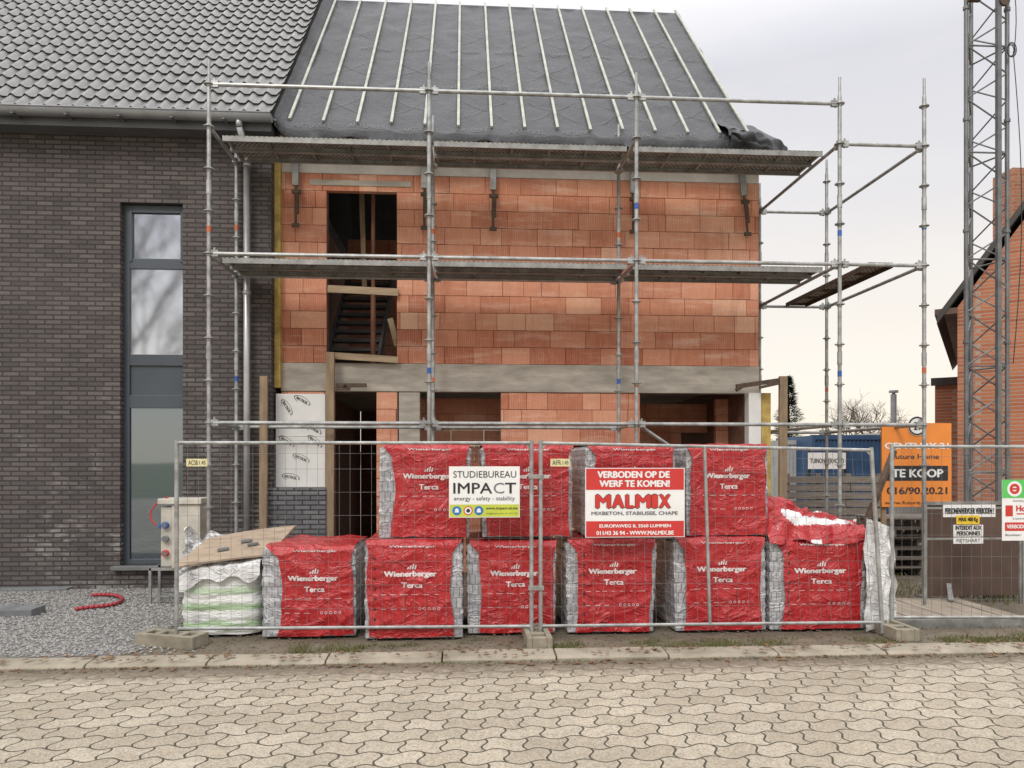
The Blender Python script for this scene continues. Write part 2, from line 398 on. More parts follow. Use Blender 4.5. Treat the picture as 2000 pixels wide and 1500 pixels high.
_tc = {}
def text_geo(t, shear=0.0):
    key = (t, shear)
    if key in _tc: return _tc[key]
    cu = bpy.data.curves.new('tmp', 'FONT'); cu.body = t; cu.shear = shear; cu.resolution_u = 3
    ob = bpy.data.objects.new('tmp', cu); COL.objects.link(ob)
    bpy.context.view_layer.update()
    ev = ob.evaluated_get(bpy.context.evaluated_depsgraph_get())
    me = ev.to_mesh()
    vs = [(v.co.x, v.co.y) for v in me.vertices]; fs = [list(p.vertices) for p in me.polygons]
    ev.to_mesh_clear()
    bpy.data.objects.remove(ob); bpy.data.curves.remove(cu)
    x0 = min(v[0] for v in vs); x1 = max(v[0] for v in vs); y0 = min(v[1] for v in vs); y1 = max(v[1] for v in vs)
    vs = [((a-x0)/(x1-x0), (b-y0)/(y1-y0)) for a, b in vs]
    _tc[key] = (vs, fs); return _tc[key]
def put(mb, t, x0, x1, z0, z1, y, m=0, bold=0.0, shear=0.0, fn=None):
    vs, fs = text_geo(t, shear)
    h = (z1-z0)*bold
    offs = [(0, 0)] if bold <= 0 else [(-h, 0), (h, 0), (0, h*0.6), (0, -h*0.6)]
    for q, (dx, dz) in enumerate(offs):
        k = len(mb.v)
        for a, b in vs:
            X = x0+h+a*(x1-x0-2*h)+dx; Z = z0+h*0.6+b*(z1-z0-1.2*h)+dz
            p = tuple(fn(X, Z)) if fn else (X, y, Z)
            mb.v.append((p[0], p[1]-0.00025*q, p[2]))
        for f in fs: mb.face([k+i for i in f], m)

# ------------------------------------------------------------ setting
g = MB(); g.grid(lambda a, b: (-600+1200*a, -500+1500*b, -0.07), 8, 8); g.build('ground', m_field, kind='structure')
g = MB(); g.grid(lambda a, b: (-60+120*a, -14+20.38*b, -0.03), 4, 4); g.build('road', m_pave, kind='structure')
g = MB(); g.grid(lambda a, b: (-30+70*a, 6.6+45*b, 0.0), 60, 60); g.build('yard', m_dirt, kind='structure')
g = MB(); g.grid(lambda a, b: (-14+11.0*a+0.25*nz(0, b*6, 3)*a, 6.64+3.55*b, 0.006), 20, 20); g.build('gravel_bed', m_gravel, kind='structure')
g = MB()
x = -14.0
while x < 16:
    L = 0.98; dz = R.uniform(-0.008, 0.008); dy = R.uniform(-0.008, 0.008)
    n = len(g.v)
    prof = [(6.37, -0.10), (6.37, -0.015), (6.40, 0.006), (6.60, 0.018), (6.62, 0.01), (6.62, -0.1)]
    for xx in (x+0.004, x+L-0.004):
        for (yy, zz) in prof: g.v.append((xx, yy+dy, zz+dz+R.uniform(-0.002, 0.002)))
    k = len(prof)
    for i in range(k-1): g.face([n+i, n+k+i, n+k+i+1, n+i+1])
    g.face([n+i for i in range(k)]); g.face([n+k+i for i in range(k)][::-1])
    x += L+0.006
g.build('kerb', m_kerb, bevel=0.006, kind='structure')

g = MB()
def stone(g, x, y, r, z=0.004):
    n = len(g.v); an = R.uniform(0, PI)
    for (a, b, c) in ((1, 0, 0), (0, 1, 0), (-1, 0, 0), (0, -1, 0), (0, 0, 1), (0, 0, -0.6)):
        k = r*R.uniform(0.7, 1.3)
        X = a*math.cos(an)-b*math.sin(an); Y = a*math.sin(an)+b*math.cos(an)
        g.v.append((x+X*k, y+Y*k, z+r*0.4+c*k*0.7))
    for q in ((0, 1, 4), (1, 2, 4), (2, 3, 4), (3, 0, 4), (1, 0, 5), (2, 1, 5), (3, 2, 5), (0, 3, 5)):
        g.face([n+i for i in q])
for i in range(17000):
    stone(g, R.uniform(-7.6, -2.9+R.gauss(0, 0.25)), R.uniform(6.66, 10.1), R.uniform(0.009, 0.022))
g.build('gravel', m_gst, kind='stuff')
g = MB()
for i in range(2600):
    stone(g, R.uniform(-3, 6), R.uniform(6.58, 7.6), R.uniform(0.005, 0.014), 0.008)
for i in range(1900):
    stone(g, R.uniform(-5, 6), 6.37-abs(R.gauss(0, 0.05)), R.uniform(0.004, 0.010), -0.03)
g.build('soil_crumbs', m_dirt, kind='stuff')
g = MB()
def blade(x, y, h, z=0.0):
    an = R.uniform(0, 2*PI); w = 0.004; l = R.uniform(0.1, 0.6)*h
    n = len(g.v); c, s_ = math.cos(an), math.sin(an)
    g.v += [(x-w*s_, y+w*c, z), (x+w*s_, y-w*c, z), (x+c*l*0.4, y+s_*l*0.4, z+h*0.7), (x+c*l, y+s_*l, z+h)]
    g.face([n, n+1, n+2]); g.face([n, n+2, n+3])
for c_ in range(460):
    cx = R.uniform(-2.6, 6.5); cy = 6.62+abs(R.gauss(0, 0.12))
    if nz(cx*1.3, cy, 5) < -0.12: continue
    for i in range(26): blade(cx+R.gauss(0, 0.05), cy+R.gauss(0, 0.03), R.uniform(0.015, 0.05))
for c_ in range(90):
    cx = R.uniform(-5, 6.5); cy = 6.37-abs(R.gauss(0, 0.02))
    for i in range(10): blade(cx+R.gauss(0, 0.04), cy+R.gauss(0, 0.012), R.uniform(0.01, 0.03), -0.03)
for c_ in range(330):
    cx = R.uniform(4.4, 9.0); cy = R.uniform(8.4, 13)
    for i in range(18): blade(cx+R.gauss(0, 0.09), cy+R.gauss(0, 0.09), R.uniform(0.03, 0.11))
g.build('grass', m_grass, kind='stuff')
g = MB()
for i in range(760):
    q = R.random()
    x = R.uniform(-4.2, 6.0); y = 6.25+abs(R.gauss(0, 0.3)); z = 0.0
    if y < 6.37: z = -0.028
    elif y < 6.62: z = 0.022
    if nz(x*1.5, y*2, 9) < -0.1 and q < 0.7: continue
    r = R.uniform(0.012, 0.03); an = R.uniform(0, PI); n = len(g.v)
    for k in range(5):
        t = an+k*2*PI/5; g.v.append((x+r*math.cos(t)*R.uniform(0.6, 1.2), y+r*math.sin(t)*R.uniform(0.5, 1.1), z+0.004+R.uniform(0, 0.014)))
    g.face([n, n+1, n+2, n+3, n+4])
g.build('dead_leaves', m_leafd, kind='stuff')

# ------------------------------------------------------------ dark brick house
YD = 10.15
XR = -2.60
house = thing('dark_brick_house', 'finished dark grey brick house with tall narrow window', 'house', (-7.5, 12.5, 0))
wx0, wx1 = WX(235, YD), WX(357, YD)
wz0, wz1 = WZ(296, 1104, YD), WZ(296, 396, YD)
g = MB(); g.wall(-14, XR, -0.02, 6.05, YD, YD+0.3, [(wx0, wx1, wz0, wz1)])
g.box(-14, -13.7, YD+0.3, 17, -0.02, 6.05); g.box(-14, XR, 17, 17.3, -0.02, 6.05)
g.box(XR-0.25, XR, YD+0.3, 17, -0.02, 6.3)
g.build('wall', m_dark, house)
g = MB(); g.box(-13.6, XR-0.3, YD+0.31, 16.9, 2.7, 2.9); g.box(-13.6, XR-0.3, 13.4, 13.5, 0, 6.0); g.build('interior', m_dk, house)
KS = 1.08
RY0, RZ0 = 9.84, 6.20
ry1 = 14.0
roof = MB()
per = 0.178; crs = 0.208
nr = int((ry1-RY0)/crs)
ncol = int((XR+0.14+11.5)/per); sub = 8
XV = -2.50
for r_ in range(nr+1):
    rows = [(0.0, 0.0), (0.0, 0.038), (0.5, 0.028), (1.04, 0.012)]
    k = len(roof.v); nu = ncol*sub
    for (fr, lift) in rows:
        yy = RY0+(r_+fr)*crs; zz = RZ0+KS*(yy-RY0)
        for i in range(nu+1):
            ph = (i % sub)/sub
            xx = XV-i*per/sub
            wv = 0.021*math.cos(2*PI*ph)+0.007*math.cos(4*PI*ph)
            j = nz(xx*0.8, yy*2, 1)*0.006+nz((i//sub)*1.7, r_*2.3, 4)*0.004
            roof.v.append((xx, yy-(lift+wv+j)*0.73, zz+(lift+wv+j)*0.68))
    for a in range(3):
        for i in range(nu):
            q = k+a*(nu+1)+i
            ph = (i % sub)/sub
            roof.face([q, q+nu+1, q+nu+2, q+1], 0, 0.9 if a == 0 else (0.5 if 0.3 < ph < 0.65 else 0.0))  # shade in tile troughs and at course steps painted in as dark tone
roof.build('roof', m_tile, house, tone=True)
g = MB()
zr = RZ0+KS*(ry1-RY0)
g.poly([(XV, ry1, zr+0.03), (-14, ry1, zr+0.03), (-14, 18, 6.0), (XV, 18, 6.0)])
g.poly([(XV+0.005, RY0+0.02, RZ0-0.03), (XV+0.005, ry1, zr-0.02), (XV+0.005, ry1, zr-0.16), (XV+0.005, RY0+0.15, RZ0-0.05)])
g.poly([(XV+0.004, RY0+0.02, RZ0-0.05), (-14, RY0+0.02, RZ0-0.05), (-14, ry1, zr-0.06), (XV+0.004, ry1, zr-0.06)][::-1])
g.build('roof_edge', m_tiledk, house)
g = MB()
gy = 9.78
def gut(a, b):
    an = PI*b
    return (-14+(XV+14)*a, gy-0.085*math.cos(an), 6.17-0.09*math.sin(an))
g.grid(gut, 1, 14); g.cyl((-14, gy-0.085, 6.17), (XV, gy-0.085, 6.17), 0.011)
g.poly([gut(1, i/14) for i in range(15)])
g.build('gutter', m_zinc, house, smooth=True)
g = MB(); g.box(-14, XV-0.03, 9.90, YD-0.003, 6.02, 6.10); g.box(-14, XV-0.03, 9.87, 9.897, 6.0, 6.18)
for i in range(18): g.box(-13.5+i*0.65, -13.47+i*0.65, 9.69, 9.88, 6.065, 6.08)
g.build('soffit', m_zincd, house)
win = MB(); yf = YD+0.10
def vz(v): return WZ(300, v, yf)
zb = [(1092, 797), (772, 714), (692, 525), (505, 416)]
win.box(wx0, wx0+0.075, yf, yf+0.07, wz0, wz1); win.box(wx1-0.03, wx1, yf, yf+0.07, wz0, wz1)
xa, xb = wx0+0.075, wx1-0.03
prev = wz0
for (a, b) in zb:
    win.box(xa, xb, yf+0.002, yf+0.068, prev, vz(a)); prev = vz(b)
win.box(xa, xb, yf+0.002, yf+0.068, prev, wz1)
win.box(xb-0.035, xb, yf-0.012, yf+0.03, vz(512), wz1-0.01)
win.box(xa, xa+0.035, yf-0.012, yf+0.03, vz(512), wz1-0.01)
win.box(xa+0.035, xb-0.035, yf-0.012, yf+0.03, vz(416), wz1-0.01)
wo = thing('window', 'tall narrow anthracite framed window', 'window', ((wx0+wx1)/2, yf, wz0))
wo.parent = house; wo.matrix_parent_inverse = Matrix.Translation(Vector(house['_w'])).inverted()
del wo['category']
win.build('frame', m_frame, wo, bevel=0.004)
for i, (a, b) in enumerate(zb):
    g = MB(); g.rect(xa, xb, vz(a), vz(b), yf+0.03)
    g.build('panel' if i == 1 else 'pane', m_frame if i == 1 else (m_glass2 if i == 0 else m_glass), wo)
g = MB(); sx0, sx1 = WX(215, 10.05), WX(362, 10.05)
g.box(sx0, sx1, YD-0.10, YD+0.10, wz0-0.055, wz0-0.002); g.build('sill', m_stone, wo, bevel=0.006)

g = MB(); dx = WX(482, 10.03); g.cyl((dx, 10.03, 0.1), (dx, 10.03, 5.6), 0.042, 14)
for z in (1.9, 3.9, 5.6): g.cyl((dx, 10.03, z), (dx, 10.03, z+0.05), 0.052, 14)
g.path([(dx, 10.03, 5.62), (dx, 10.0, 5.8), (dx-0.03, 9.8, 6.02), (dx-0.03, 9.78, 6.10)], 0.042, 14)
g.build('downpipe', m_pipe, house, smooth=True)

for i in range(2):
    g = MB(); x = -7.2+i*1.05; g.box(x, x+1.0, 9.95, 10.12, 0, 0.05)
    g.build('stone_edging', m_stone, bevel=0.01, label='bluestone edging slab lying at foot of brick wall', category='stone slab', group='edging slabs along wall')
g = MB(); X, Y = G(35, 1207); g.box(X-0.35, X+0.14, Y, Y+0.28, 0.004, 0.09); g.build('stone_block', m_stone, bevel=0.008, label='loose grey stone block lying on gravel', category='stone block')
g = MB(); pts = []
ctl = [(140, 1198), (175, 1192), (205, 1190), (228, 1186), (240, 1179), (238, 1172), (222, 1168), (200, 1167), (172, 1169)]
for j in range(len(ctl)-1):
    for t in (0, 0.33, 0.66):
        pts.append((ctl[j][0]+(ctl[j+1][0]-ctl[j][0])*t, ctl[j][1]+(ctl[j+1][1]-ctl[j][1])*t))
pts.append(ctl[-1])
for _ in range(3): pts = [(pts[max(0, i-1)][0]*0.25+p[0]*0.5+pts[min(len(pts)-1, i+1)][0]*0.25, pts[max(0, i-1)][1]*0.25+p[1]*0.5+pts[min(len(pts)-1, i+1)][1]*0.25) for i, p in enumerate(pts)]
pts = [(G(u, v)[0], G(u, v)[1], 0.04) for (u, v) in pts]
g.path(pts, 0.021, 10); g.build('hose', m_rub, smooth=True, label='short curved red rubber hose lying on gravel', category='hose')

# ------------------------------------------------------------ unfinished house
YN = 10.40
nx0, nx1 = WX(549, YN), WX(1482, YN)
ZS0, ZS1, ZT = 2.66, 3.05, 5.67
nh = thing('unfinished_house', 'unfinished red clay block house with underlay roof', 'house', ((nx0+nx1)/2, 13.5, 0))
def block_wall(mb, x0, x1, z0, z1, y, holes, seed, ch=0.2385, dep=0.1, lens=(0.5, 0.5, 0.5, 0.4, 0.3, 0.25)):
    r = random.Random(seed); n = max(1, round((z1-z0)/ch)); ch = (z1-z0)/n
    for j in range(n):
        za = z0+j*ch; zb_ = za+ch; zc = (za+zb_)/2
        x = x0-r.uniform(0, 0.45)
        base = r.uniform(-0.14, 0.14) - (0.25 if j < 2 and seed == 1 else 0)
        while x < x1:
            L = r.choice(lens); a, b = x, x+L; x = b
            segs = [(max(a, x0), min(b, x1))]
            for h in holes:
                if h[2] < zc < h[3]:
                    ns = []
                    for (p, q) in segs:
                        if h[1] <= p or h[0] >= q: ns.append((p, q)); continue
                        if p < h[0]: ns.append((p, h[0]))
                        if q > h[1]: ns.append((h[1], q))
                    segs = ns
            for (p, q) in segs:
                if q-p < 0.03: continue
                dy = r.uniform(-0.004, 0.004); e1 = r.uniform(0.0015, 0.0045); e2 = r.uniform(0.002, 0.005)
                mb.box(p+e1, q-0.002, y+dy, y+dep, za+e2, zb_-0.0025, 0, min(1, max(0, 0.48+base+r.gauss(0, 0.17))))
ox0, ox1 = WX(638, YN), WX(775, YN); oz1 = WZ(700, 364, YN)
uh = [(ox0, ox1, ZS1, oz1)]
gx = lambda u: WX(u, YN)
gh = [(gx(652), gx(735), 0, ZS0+1), (gx(777), gx(978), 0, ZS0+1), (gx(1250), gx(1458), 0, ZS0+1)]
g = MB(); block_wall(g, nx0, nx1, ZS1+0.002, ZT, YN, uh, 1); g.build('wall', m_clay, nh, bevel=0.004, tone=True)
g = MB(); block_wall(g, nx0, nx1, 0, ZS0-0.002, YN, gh, 2)
g.build('wall', m_clay, nh, bevel=0.004, tone=True)
g = MB(); g.wall(nx0+0.01, nx1-0.01, ZS1+0.003, ZT-0.002, YN+0.012, YN+0.15, uh)
g.wall(nx0+0.01, nx1-0.01, 0, ZS0-0.003, YN+0.012, YN+0.15, gh)
g.box(nx1-0.16, nx1-0.01, YN+0.151, 17, 0, ZT); g.box(nx0+0.01, nx0+0.16, YN+0.151, 17, 0, ZT)
g.wall(nx0+0.17, nx1-0.17, 0, ZT, 17.0, 17.15, [(-0.5, 3.8, -1, 2.5), (-1.8, -0.9, 3.5, 5)])  # unseen rear wall, its wide opening added to let light into the ground floor
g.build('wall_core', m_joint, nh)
for args in ((gx(800), gx(1010)+0.2, 0, 2.65, 11.3, [], 5), (WX(1398, 11.2), WX(1450, 11.2)+0.25, 0, 2.65, 11.2, [], 6),
             (WX(1255, 12.2)-0.3, WX(1398, 12.2), 0, 2.65, 12.2, [(WX(1330, 12.2), WX(1385, 12.2), -1, 2.1)], 7), (gx(640)-0.2, gx(800), 3.06, 5.65, 13.4, [], 8)):
    g = MB(); block_wall(g, *args); g.build('partition_wall', m_clay, nh, tone=True)
g = MB(); g.box(nx0, nx1, YN-0.02, YN+0.15, ZS0, ZS1); g.box(nx0+0.17, nx1-0.17, YN+0.151, 16.9, ZS0+0.15, ZS1-0.01)
g.build('concrete_beam', m_conc, nh, bevel=0.01)
g = MB(); g.box(gx(779), gx(820), YN-0.004, YN+0.2, 0, ZS0-0.003); g.build('concrete_column', m_conc, nh, bevel=0.006)
g = MB(); g.box(WX(605, YN), WX(832, YN)-0.2, YN-0.012, YN+0.01, oz1+0.003, oz1+0.08); g.build('lintel', m_conc, nh, bevel=0.004)
g = MB(); g.box(nx0, nx1, YN-0.008, YN+0.15, ZT+0.002, ZT+0.19); g.build('ring_beam', m_lint, nh, bevel=0.004)
g = MB(); g.box(nx0-0.02, nx1, 10.22, 10.27, 5.88, 5.99)
xx = nx0+0.1
while xx < nx1: g.beam((xx, 10.04, 5.95), (xx, 10.9, 5.95+0.86*KS), 0.06, 0.12); xx += 0.45
g.build('rafters', m_woodh, nh)
g = MB(); sxa, sxb = WX(645, 11.2), WX(738, 11.2)
for i in range(11): g.box(sxa, sxb, 11.0+i*0.2, 11.2+i*0.2, 3.17+i*0.17, 3.22+i*0.17)
for xx in (sxa-0.03, sxb+0.03): g.beam((xx, 10.95, 3.06), (xx, 13.2, 3.06+11*0.17), 0.04, 0.2)
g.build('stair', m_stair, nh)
g = MB(); g.box(WX(537, 10.33), WX(550, 10.33)-0.01, 10.30, 10.40, 2.7, 5.85); g.build('insulation_strip', m_pur, nh)
g = MB(); g.box(WX(1462, 10.25), WX(1486, 10.25), 10.24, 10.395, 0, 2.66, 0); g.build('insulation_edge', m_ins, nh)
g = MB(); g.box(WX(1488, 10.25), WX(1506, 10.25), 10.26, 12.5, 0, 2.66, 0); g.build('side_insulation', m_pur, nh)
ix0, ix1 = WX(538, 10.27), WX(635, 10.27); iz0 = WZ(590, 952, 10.2); iz1 = WZ(590, 769, 10.27)
ib = thing('insulation_board', 'white foil faced insulation boards covering wall base', 'insulation board', ((ix0+ix1)/2, 10.3, iz0))
ib.parent = nh; ib.matrix_parent_inverse = Matrix.Translation(Vector(nh['_w'])).inverted(); del ib['category']
g = MB(); zm = (iz0+iz1)/2+0.05
g.box(ix0, ix1, 10.28, 10.385, iz0, zm-0.002); g.box(ix0, ix1, 10.283, 10.385, zm+0.002, iz1); g.build('board', m_ins, ib, bevel=0.004)
g = MB()
def recti(cx, cz, rot):
    c, s_ = math.cos(rot), math.sin(rot)
    fn = lambda x, z: (cx+x*c-z*s_, 10.277, cz+x*s_+z*c)
    put(g, 'RECTICEL', -0.085, 0.085, -0.018, 0.018, 0, bold=0.04, fn=fn)
    k = len(g.v); n = 20
    for i in range(n+1):
        t = -0.4+PI*1.5*i/n
        for rr in (1.0, 1.09): p = fn(0.11*rr*math.cos(t), 0.045*rr*math.sin(t)); g.v.append(p)
    for i in range(n): g.face([k+2*i+1, k+2*i+3, k+2*i+2, k+2*i])
for (u, v, r_) in ((590, 782, -0.5), (560, 795, -1.0), (612, 838, -0.5), (560, 862, -0.6), (588, 895, -0.4), (615, 862, -0.7), (568, 932, -0.2)):
    X, Z = W(u, v, 10.277); recti(min(max(X, ix0+0.1), ix1-0.1), Z, r_)
g.build('lettering', m_black, ib)
g = MB(); g.box(WX(524, 10.15), WX(636, 10.15), 10.14, 10.278, 0, iz0-0.003)
g.build('brick_plinth', brickmat('grey facing brick', (0.12, 0.12, 0.13), (0.23, 0.23, 0.245), (0.035, 0.033, 0.033), 0.215, 0.065, 0.01), nh)

EY, EZ = 9.96, 6.07; RYY = 13.67; XL0, XR0 = -2.49, 3.98
rt = thing('roof', 'dark underlay roof with pale counter battens', 'roof', ((XL0+XR0)/2, 12, EZ))
rt.parent = nh; rt.matrix_parent_inverse = Matrix.Translation(Vector(nh['_w'])).inverted(); del rt['category']
def ulay(a, b):
    x = XL0+(XR0-XL0)*a
    bb = b*1.04-0.04
    y = EY+(RYY-EY)*bb; z = EZ+KS*(y-EY)
    sag = -0.026*abs(math.sin(PI*(x-XL0-0.1)/0.452))
    r1 = 1-abs(nz(x*1.3+y*0.6, y*1.6-x*0.5, 12))*2
    w = sag+0.024*nz(x*1.1, y*2.2, 0)+0.016*nz(x*4, y*5, 2)+0.02*max(0, r1-0.6)
    w += 0.17*max(0, 1-(x-XL0)/0.13)**1.5
    if bb < 0.0:
        y = EY+0.02+0.05*nz(x*3, 0, 8); z = EZ-0.10+0.06*nz(x*2.2, 1, 4)
    if b > 0.999: w = 0
    return (x, y-w*0.7, z+w*0.7)
g = MB(); g.grid(ulay, 260, 110); g.build('underlay', m_under, rt, smooth=True)
g = MB(); g.poly([(XL0, RYY, EZ+KS*(RYY-EY)), (XR0, RYY, EZ+KS*(RYY-EY)), (XR0, 17.4, 6.0), (XL0, 17.4, 6.0)])
g.build('rear_slope', m_under, rt)
for i in range(15):
    g = MB(); x = WX(568, 10.2)+(WX(1462, 10.2)-WX(568, 10.2))*i/14
    x = min(x, XR0-0.05)
    y0 = 10.10+R.uniform(-0.03, 0.03); y1 = RYY+0.02
    g.beam((x, y0, EZ+KS*(y0-EY)+0.038), (x+R.uniform(-0.02, 0.02), y1, EZ+KS*(y1-EY)+0.038), 0.036, 0.026)
    g.build('batten', m_batten, rt)
g = MB()
def onroof(x, s_):
    y = EY+s_/math.sqrt(1+KS*KS)
    bb = (y-EY)/(RYY-EY); p = ulay((x-XL0)/(XR0-XL0), (bb+0.04)/1.04)
    return (p[0], p[1]-0.006, p[2]+0.006)
for i in range(9):
    for row, s0 in enumerate((0.10, 1.55, 3.05)):
        x = XL0+0.2+i*0.72+row*0.3
        if x+0.5 > XR0: continue
        put(g, 'ARTUSKEL', x, x+0.5, s0, s0+0.12, 0, fn=lambda X, Z: onroof(X, Z))
def seg(xa_, sa, xb_, sb, w=0.005):
    n = 8; dx_, ds = xb_-xa_, sb-sa; L = math.hypot(dx_, ds); px_, ps = -ds/L*w, dx_/L*w
    k = len(g.v)
    for i in range(n+1):
        t = i/n; g.v.append(onroof(xa_+dx_*t+px_, sa+ds*t+ps)); g.v.append(onroof(xa_+dx_*t-px_, sa+ds*t-ps))
    for i in range(n): g.face([k+2*i, k+2*i+1, k+2*i+3, k+2*i+2])
for i in range(6):
    x = XL0+0.4+i*1.0
    for s0 in (0.5, 1.9, 3.4):
        if x+0.7 < XR0: seg(x, s0, x+0.7, s0+0.7); seg(x, s0+0.7, x+0.7, s0)
g.build('faint_print', m_underprint, rt)
g = MB()
def flap(a, b):
    x = XR0-0.40+0.82*a
    z = 6.22-0.32*b-0.20*a*a+0.10*nz(a*4, b*3, 2)
    y = 9.92-0.12*math.sin(PI*b)+0.13*nz(a*6, b*5, 7)+0.05*a
    return (x, y, z)
g.grid(flap, 30, 16); g.grid(lambda a, b: (flap(a, 1)[0], flap(a, 1)[1]+0.5*b, flap(a, 1)[2]+0.35*b+0.03*nz(a*6, b*4, 1)), 30, 8)
g.grid(lambda a, b: (flap(a, 0)[0]-0.1*b, flap(a, 0)[1]+0.8*b, flap(a, 0)[2]+0.55*b+0.04*nz(a*6, b*4, 3)), 30, 8)
g.build('loose_flap', m_under, rt, smooth=True)

for i, (u, tilt) in enumerate(((578, 0), (829, 0), (963, 0), (1236, 0), (1447, 0.10))):
    g = MB(); X = WX(u, 10.33); zt = 5.86; y = 10.31
    def q(dx_, z): return (X+dx_+tilt*(zt-z), y, z)
    g.beam(q(0, zt), q(0, zt-0.40), 0.085, 0.05, 0, up=(0, 1, 0))
    g.beam((X, y, zt+0.0), (X, y+0.2, zt+0.012), 0.07, 0.02)
    g.cyl(q(0, zt-0.38), q(0, zt-0.95), 0.018, 8, m=1)
    g.beam(q(0.02, zt-0.5), q(0.02, zt-0.78), 0.045, 0.035, 1, up=(0, 1, 0))
    g.beam(q(-0.05, zt-0.48), q(0.07, zt-0.48), 0.05, 0.04, 1, up=(0, 1, 0)); g.beam(q(-0.05, zt-0.94), q(0.05, zt-0.94), 0.03, 0.05, 1)
    g.build('facade_clamp', [m_steel2, m_rust], bevel=0.003, label='rusty steel clamp hooked over top of block wall' if not tilt else 'tilted rusty steel clamp hooked over top of block wall', category='clamp', group='steel clamps on wall head')

def board(u0, v0, u1, v1, Y, h, name='guard_board', lab='timber board nailed across wall opening', w=0.03, mt=None):
    g = MB(); a = W(u0, v0, Y); b = W(u1, v1, Y)
    g.beam((a[0], Y, a[1]), (b[0], Y, b[1]), w, h, 0)
    g.build(name, mt or m_woodh, bevel=0.003, label=lab, category='board', group='timber boards on the house front')
board(640, 564, 778, 571, 10.35, 0.10); board(642, 694, 778, 703, 10.30, 0.09)
board(762, 622, 776, 676, 10.6, 0.08, 'loose_board', 'short timber board leaning inside wall opening')
board(706, 372, 712, 560, 11.0, 0.07, 'loose_board', 'upright dark timber inside wall opening', mt=m_wood)
g = MB(); a = W(728, 400, 10.75)[0]; g.cyl((a, 10.8, 3.06), (a, 10.8, 5.65), 0.028, 10, m=0); g.cyl((a, 10.8, 3.06), (a, 10.8, 4.2), 0.036, 10)
g.box(a-0.07, a+0.07, 10.73, 10.87, 5.65, 5.66)
g.build('steel_prop', mat('red oxide', (0.26, 0.11, 0.075), 0.7, 0.2), label='red adjustable steel prop standing in wall opening', category='prop')
for (u, vt, w, Y) in ((514, 735, 0.10, 10.02), (644, 688, 0.11, 10.2), (1528, 735, 0.11, 10.15)):
    g = MB(); a, z = W(u, vt, Y); g.beam((a, Y, 0), (a+0.01, Y, z), w, 0.06, up=(0, 1, 0))
    g.build('timber_post', m_wood, bevel=0.004, label='upright rough timber post standing against house front', category='post', group='upright timber posts')
g = MB(); a = W(655, 752, 10.2); b = W(715, 752, 10.2)
g.beam((a[0], 10.24, a[1]), (b[0], 10.24, b[1]), 0.06, 0.05); g.beam((a[0], 10.2, a[1]-0.05), (a[0]+0.2, 10.2, a[1]-0.05), 0.04, 0.03); g.cyl((a[0]+0.12, 10.1, a[1]), (a[0]+0.12, 10.35, a[1]), 0.02)
g.build('form_clamp', m_rust, label='rusty formwork clamp on timber post', category='clamp')
g = MB(); a = W(1438, 755, 10.2); b = W(1520, 742, 10.15)
g.beam((a[0], 10.2, a[1]), (b[0]+0.05, 10.15, b[1]), 0.06, 0.06); g.beam((a[0], 10.2, a[1]-0.05), (a[0]+0.12, 10.2, a[1]+0.03), 0.05, 0.05); g.beam((a[0]+0.3, 10.12, a[1]-0.02), (b[0], 10.1, b[1]-0.05), 0.04, 0.04)
g.build('form_clamp', m_rust, label='rusty formwork clamp beside side insulation', category='clamp')

# ------------------------------------------------------------ scaffold
sc = thing('scaffold', 'galvanised tube scaffold with steel decks before unfinished house', 'scaffold', (0.8, 9.5, 0))
SY0, SY1, SY2 = 8.98, 10.04, 11.50
fx = [WX(u, SY0) for u in (408, 838, 1243, 1640, 1805)]
Z1, Z2, Z3, Z4 = 2.15, 4.15, 5.65, 6.15
def standard(x, y, top, bands, z0=0.0):
    g = MB(); g.cyl((x, y, z0+0.05), (x, y, top-0.22), 0.0242, 12); g.cyl((x, y, top-0.24), (x, y, top), 0.017, 10)
    g.box(x-0.075, x+0.075, y-0.075, y+0.075, 0, 0.012); g.cyl((x, y, 0.012), (x, y, 0.3), 0.017, 8)
    z = 0.15
    while z < top-0.2:
        g.cyl((x, y, z-0.005), (x, y, z+0.005), 0.06, 12); g.cyl((x, y, z-0.03), (x, y, z+0.03), 0.030, 10); z += 0.5
    for (bz, bm) in bands: g.cyl((x, y, bz), (x, y, bz+0.07), 0.0262, 12, m=bm)
    for z in (2.9, 4.85):
        g.cyl((x, y, z), (x, y, z+0.16), 0.030, 12)
    g.build('standard', [m_steel, m_blue, m_orng], sc, smooth=False)
standard(fx[0], SY0, 6.44, [(4.4, 2), (0.6, 1)]); standard(fx[1], SY0, 6.50, [(2.75, 1)])
standard(fx[2], SY0, 6.45, [(4.78, 1), (2.6, 2)]); standard(fx[3], SY0, 6.48, [(2.75, 1), (4.5, 1)]); standard(fx[4], SY0, 6.50, [(2.8, 2), (4.6, 1)])
for i in range(3): standard(fx[i], SY1, (6.44, 6.35, 6.3)[i], [(4.75, 2), (2.75, 1+i % 2)])
standard(fx[3], SY2, 6.1, [(2.7, 2)]); standard(fx[4], SY2, 6.5, [(2.8, 2), (4.9, 1)])
def ledger(p, q, r=0.0235):
    g = MB(); p = Vector(p); q = Vector(q); d = (q-p).normalized()
    g.cyl(p+d*0.05, q-d*0.05, r, 10)
    for e, s_ in ((p, 1), (q, -1)):
        g.beam(e+d*0.03*s_, e+d*0.11*s_, 0.04, 0.075); g.beam(e+d*0.055*s_+Vector((0, 0, -0.05)), e+d*0.065*s_+Vector((0, 0, 0.07)), 0.012, 0.02)
    g.build('ledger', m_steel, sc)
for i in range(3):
    for z in (Z4, Z2, Z1): ledger((fx[i], SY0, z), (fx[i+1], SY0, z))
for i in range(2):
    for z in (Z2, Z1): ledger((fx[i], SY1, z), (fx[i+1], SY1, z))
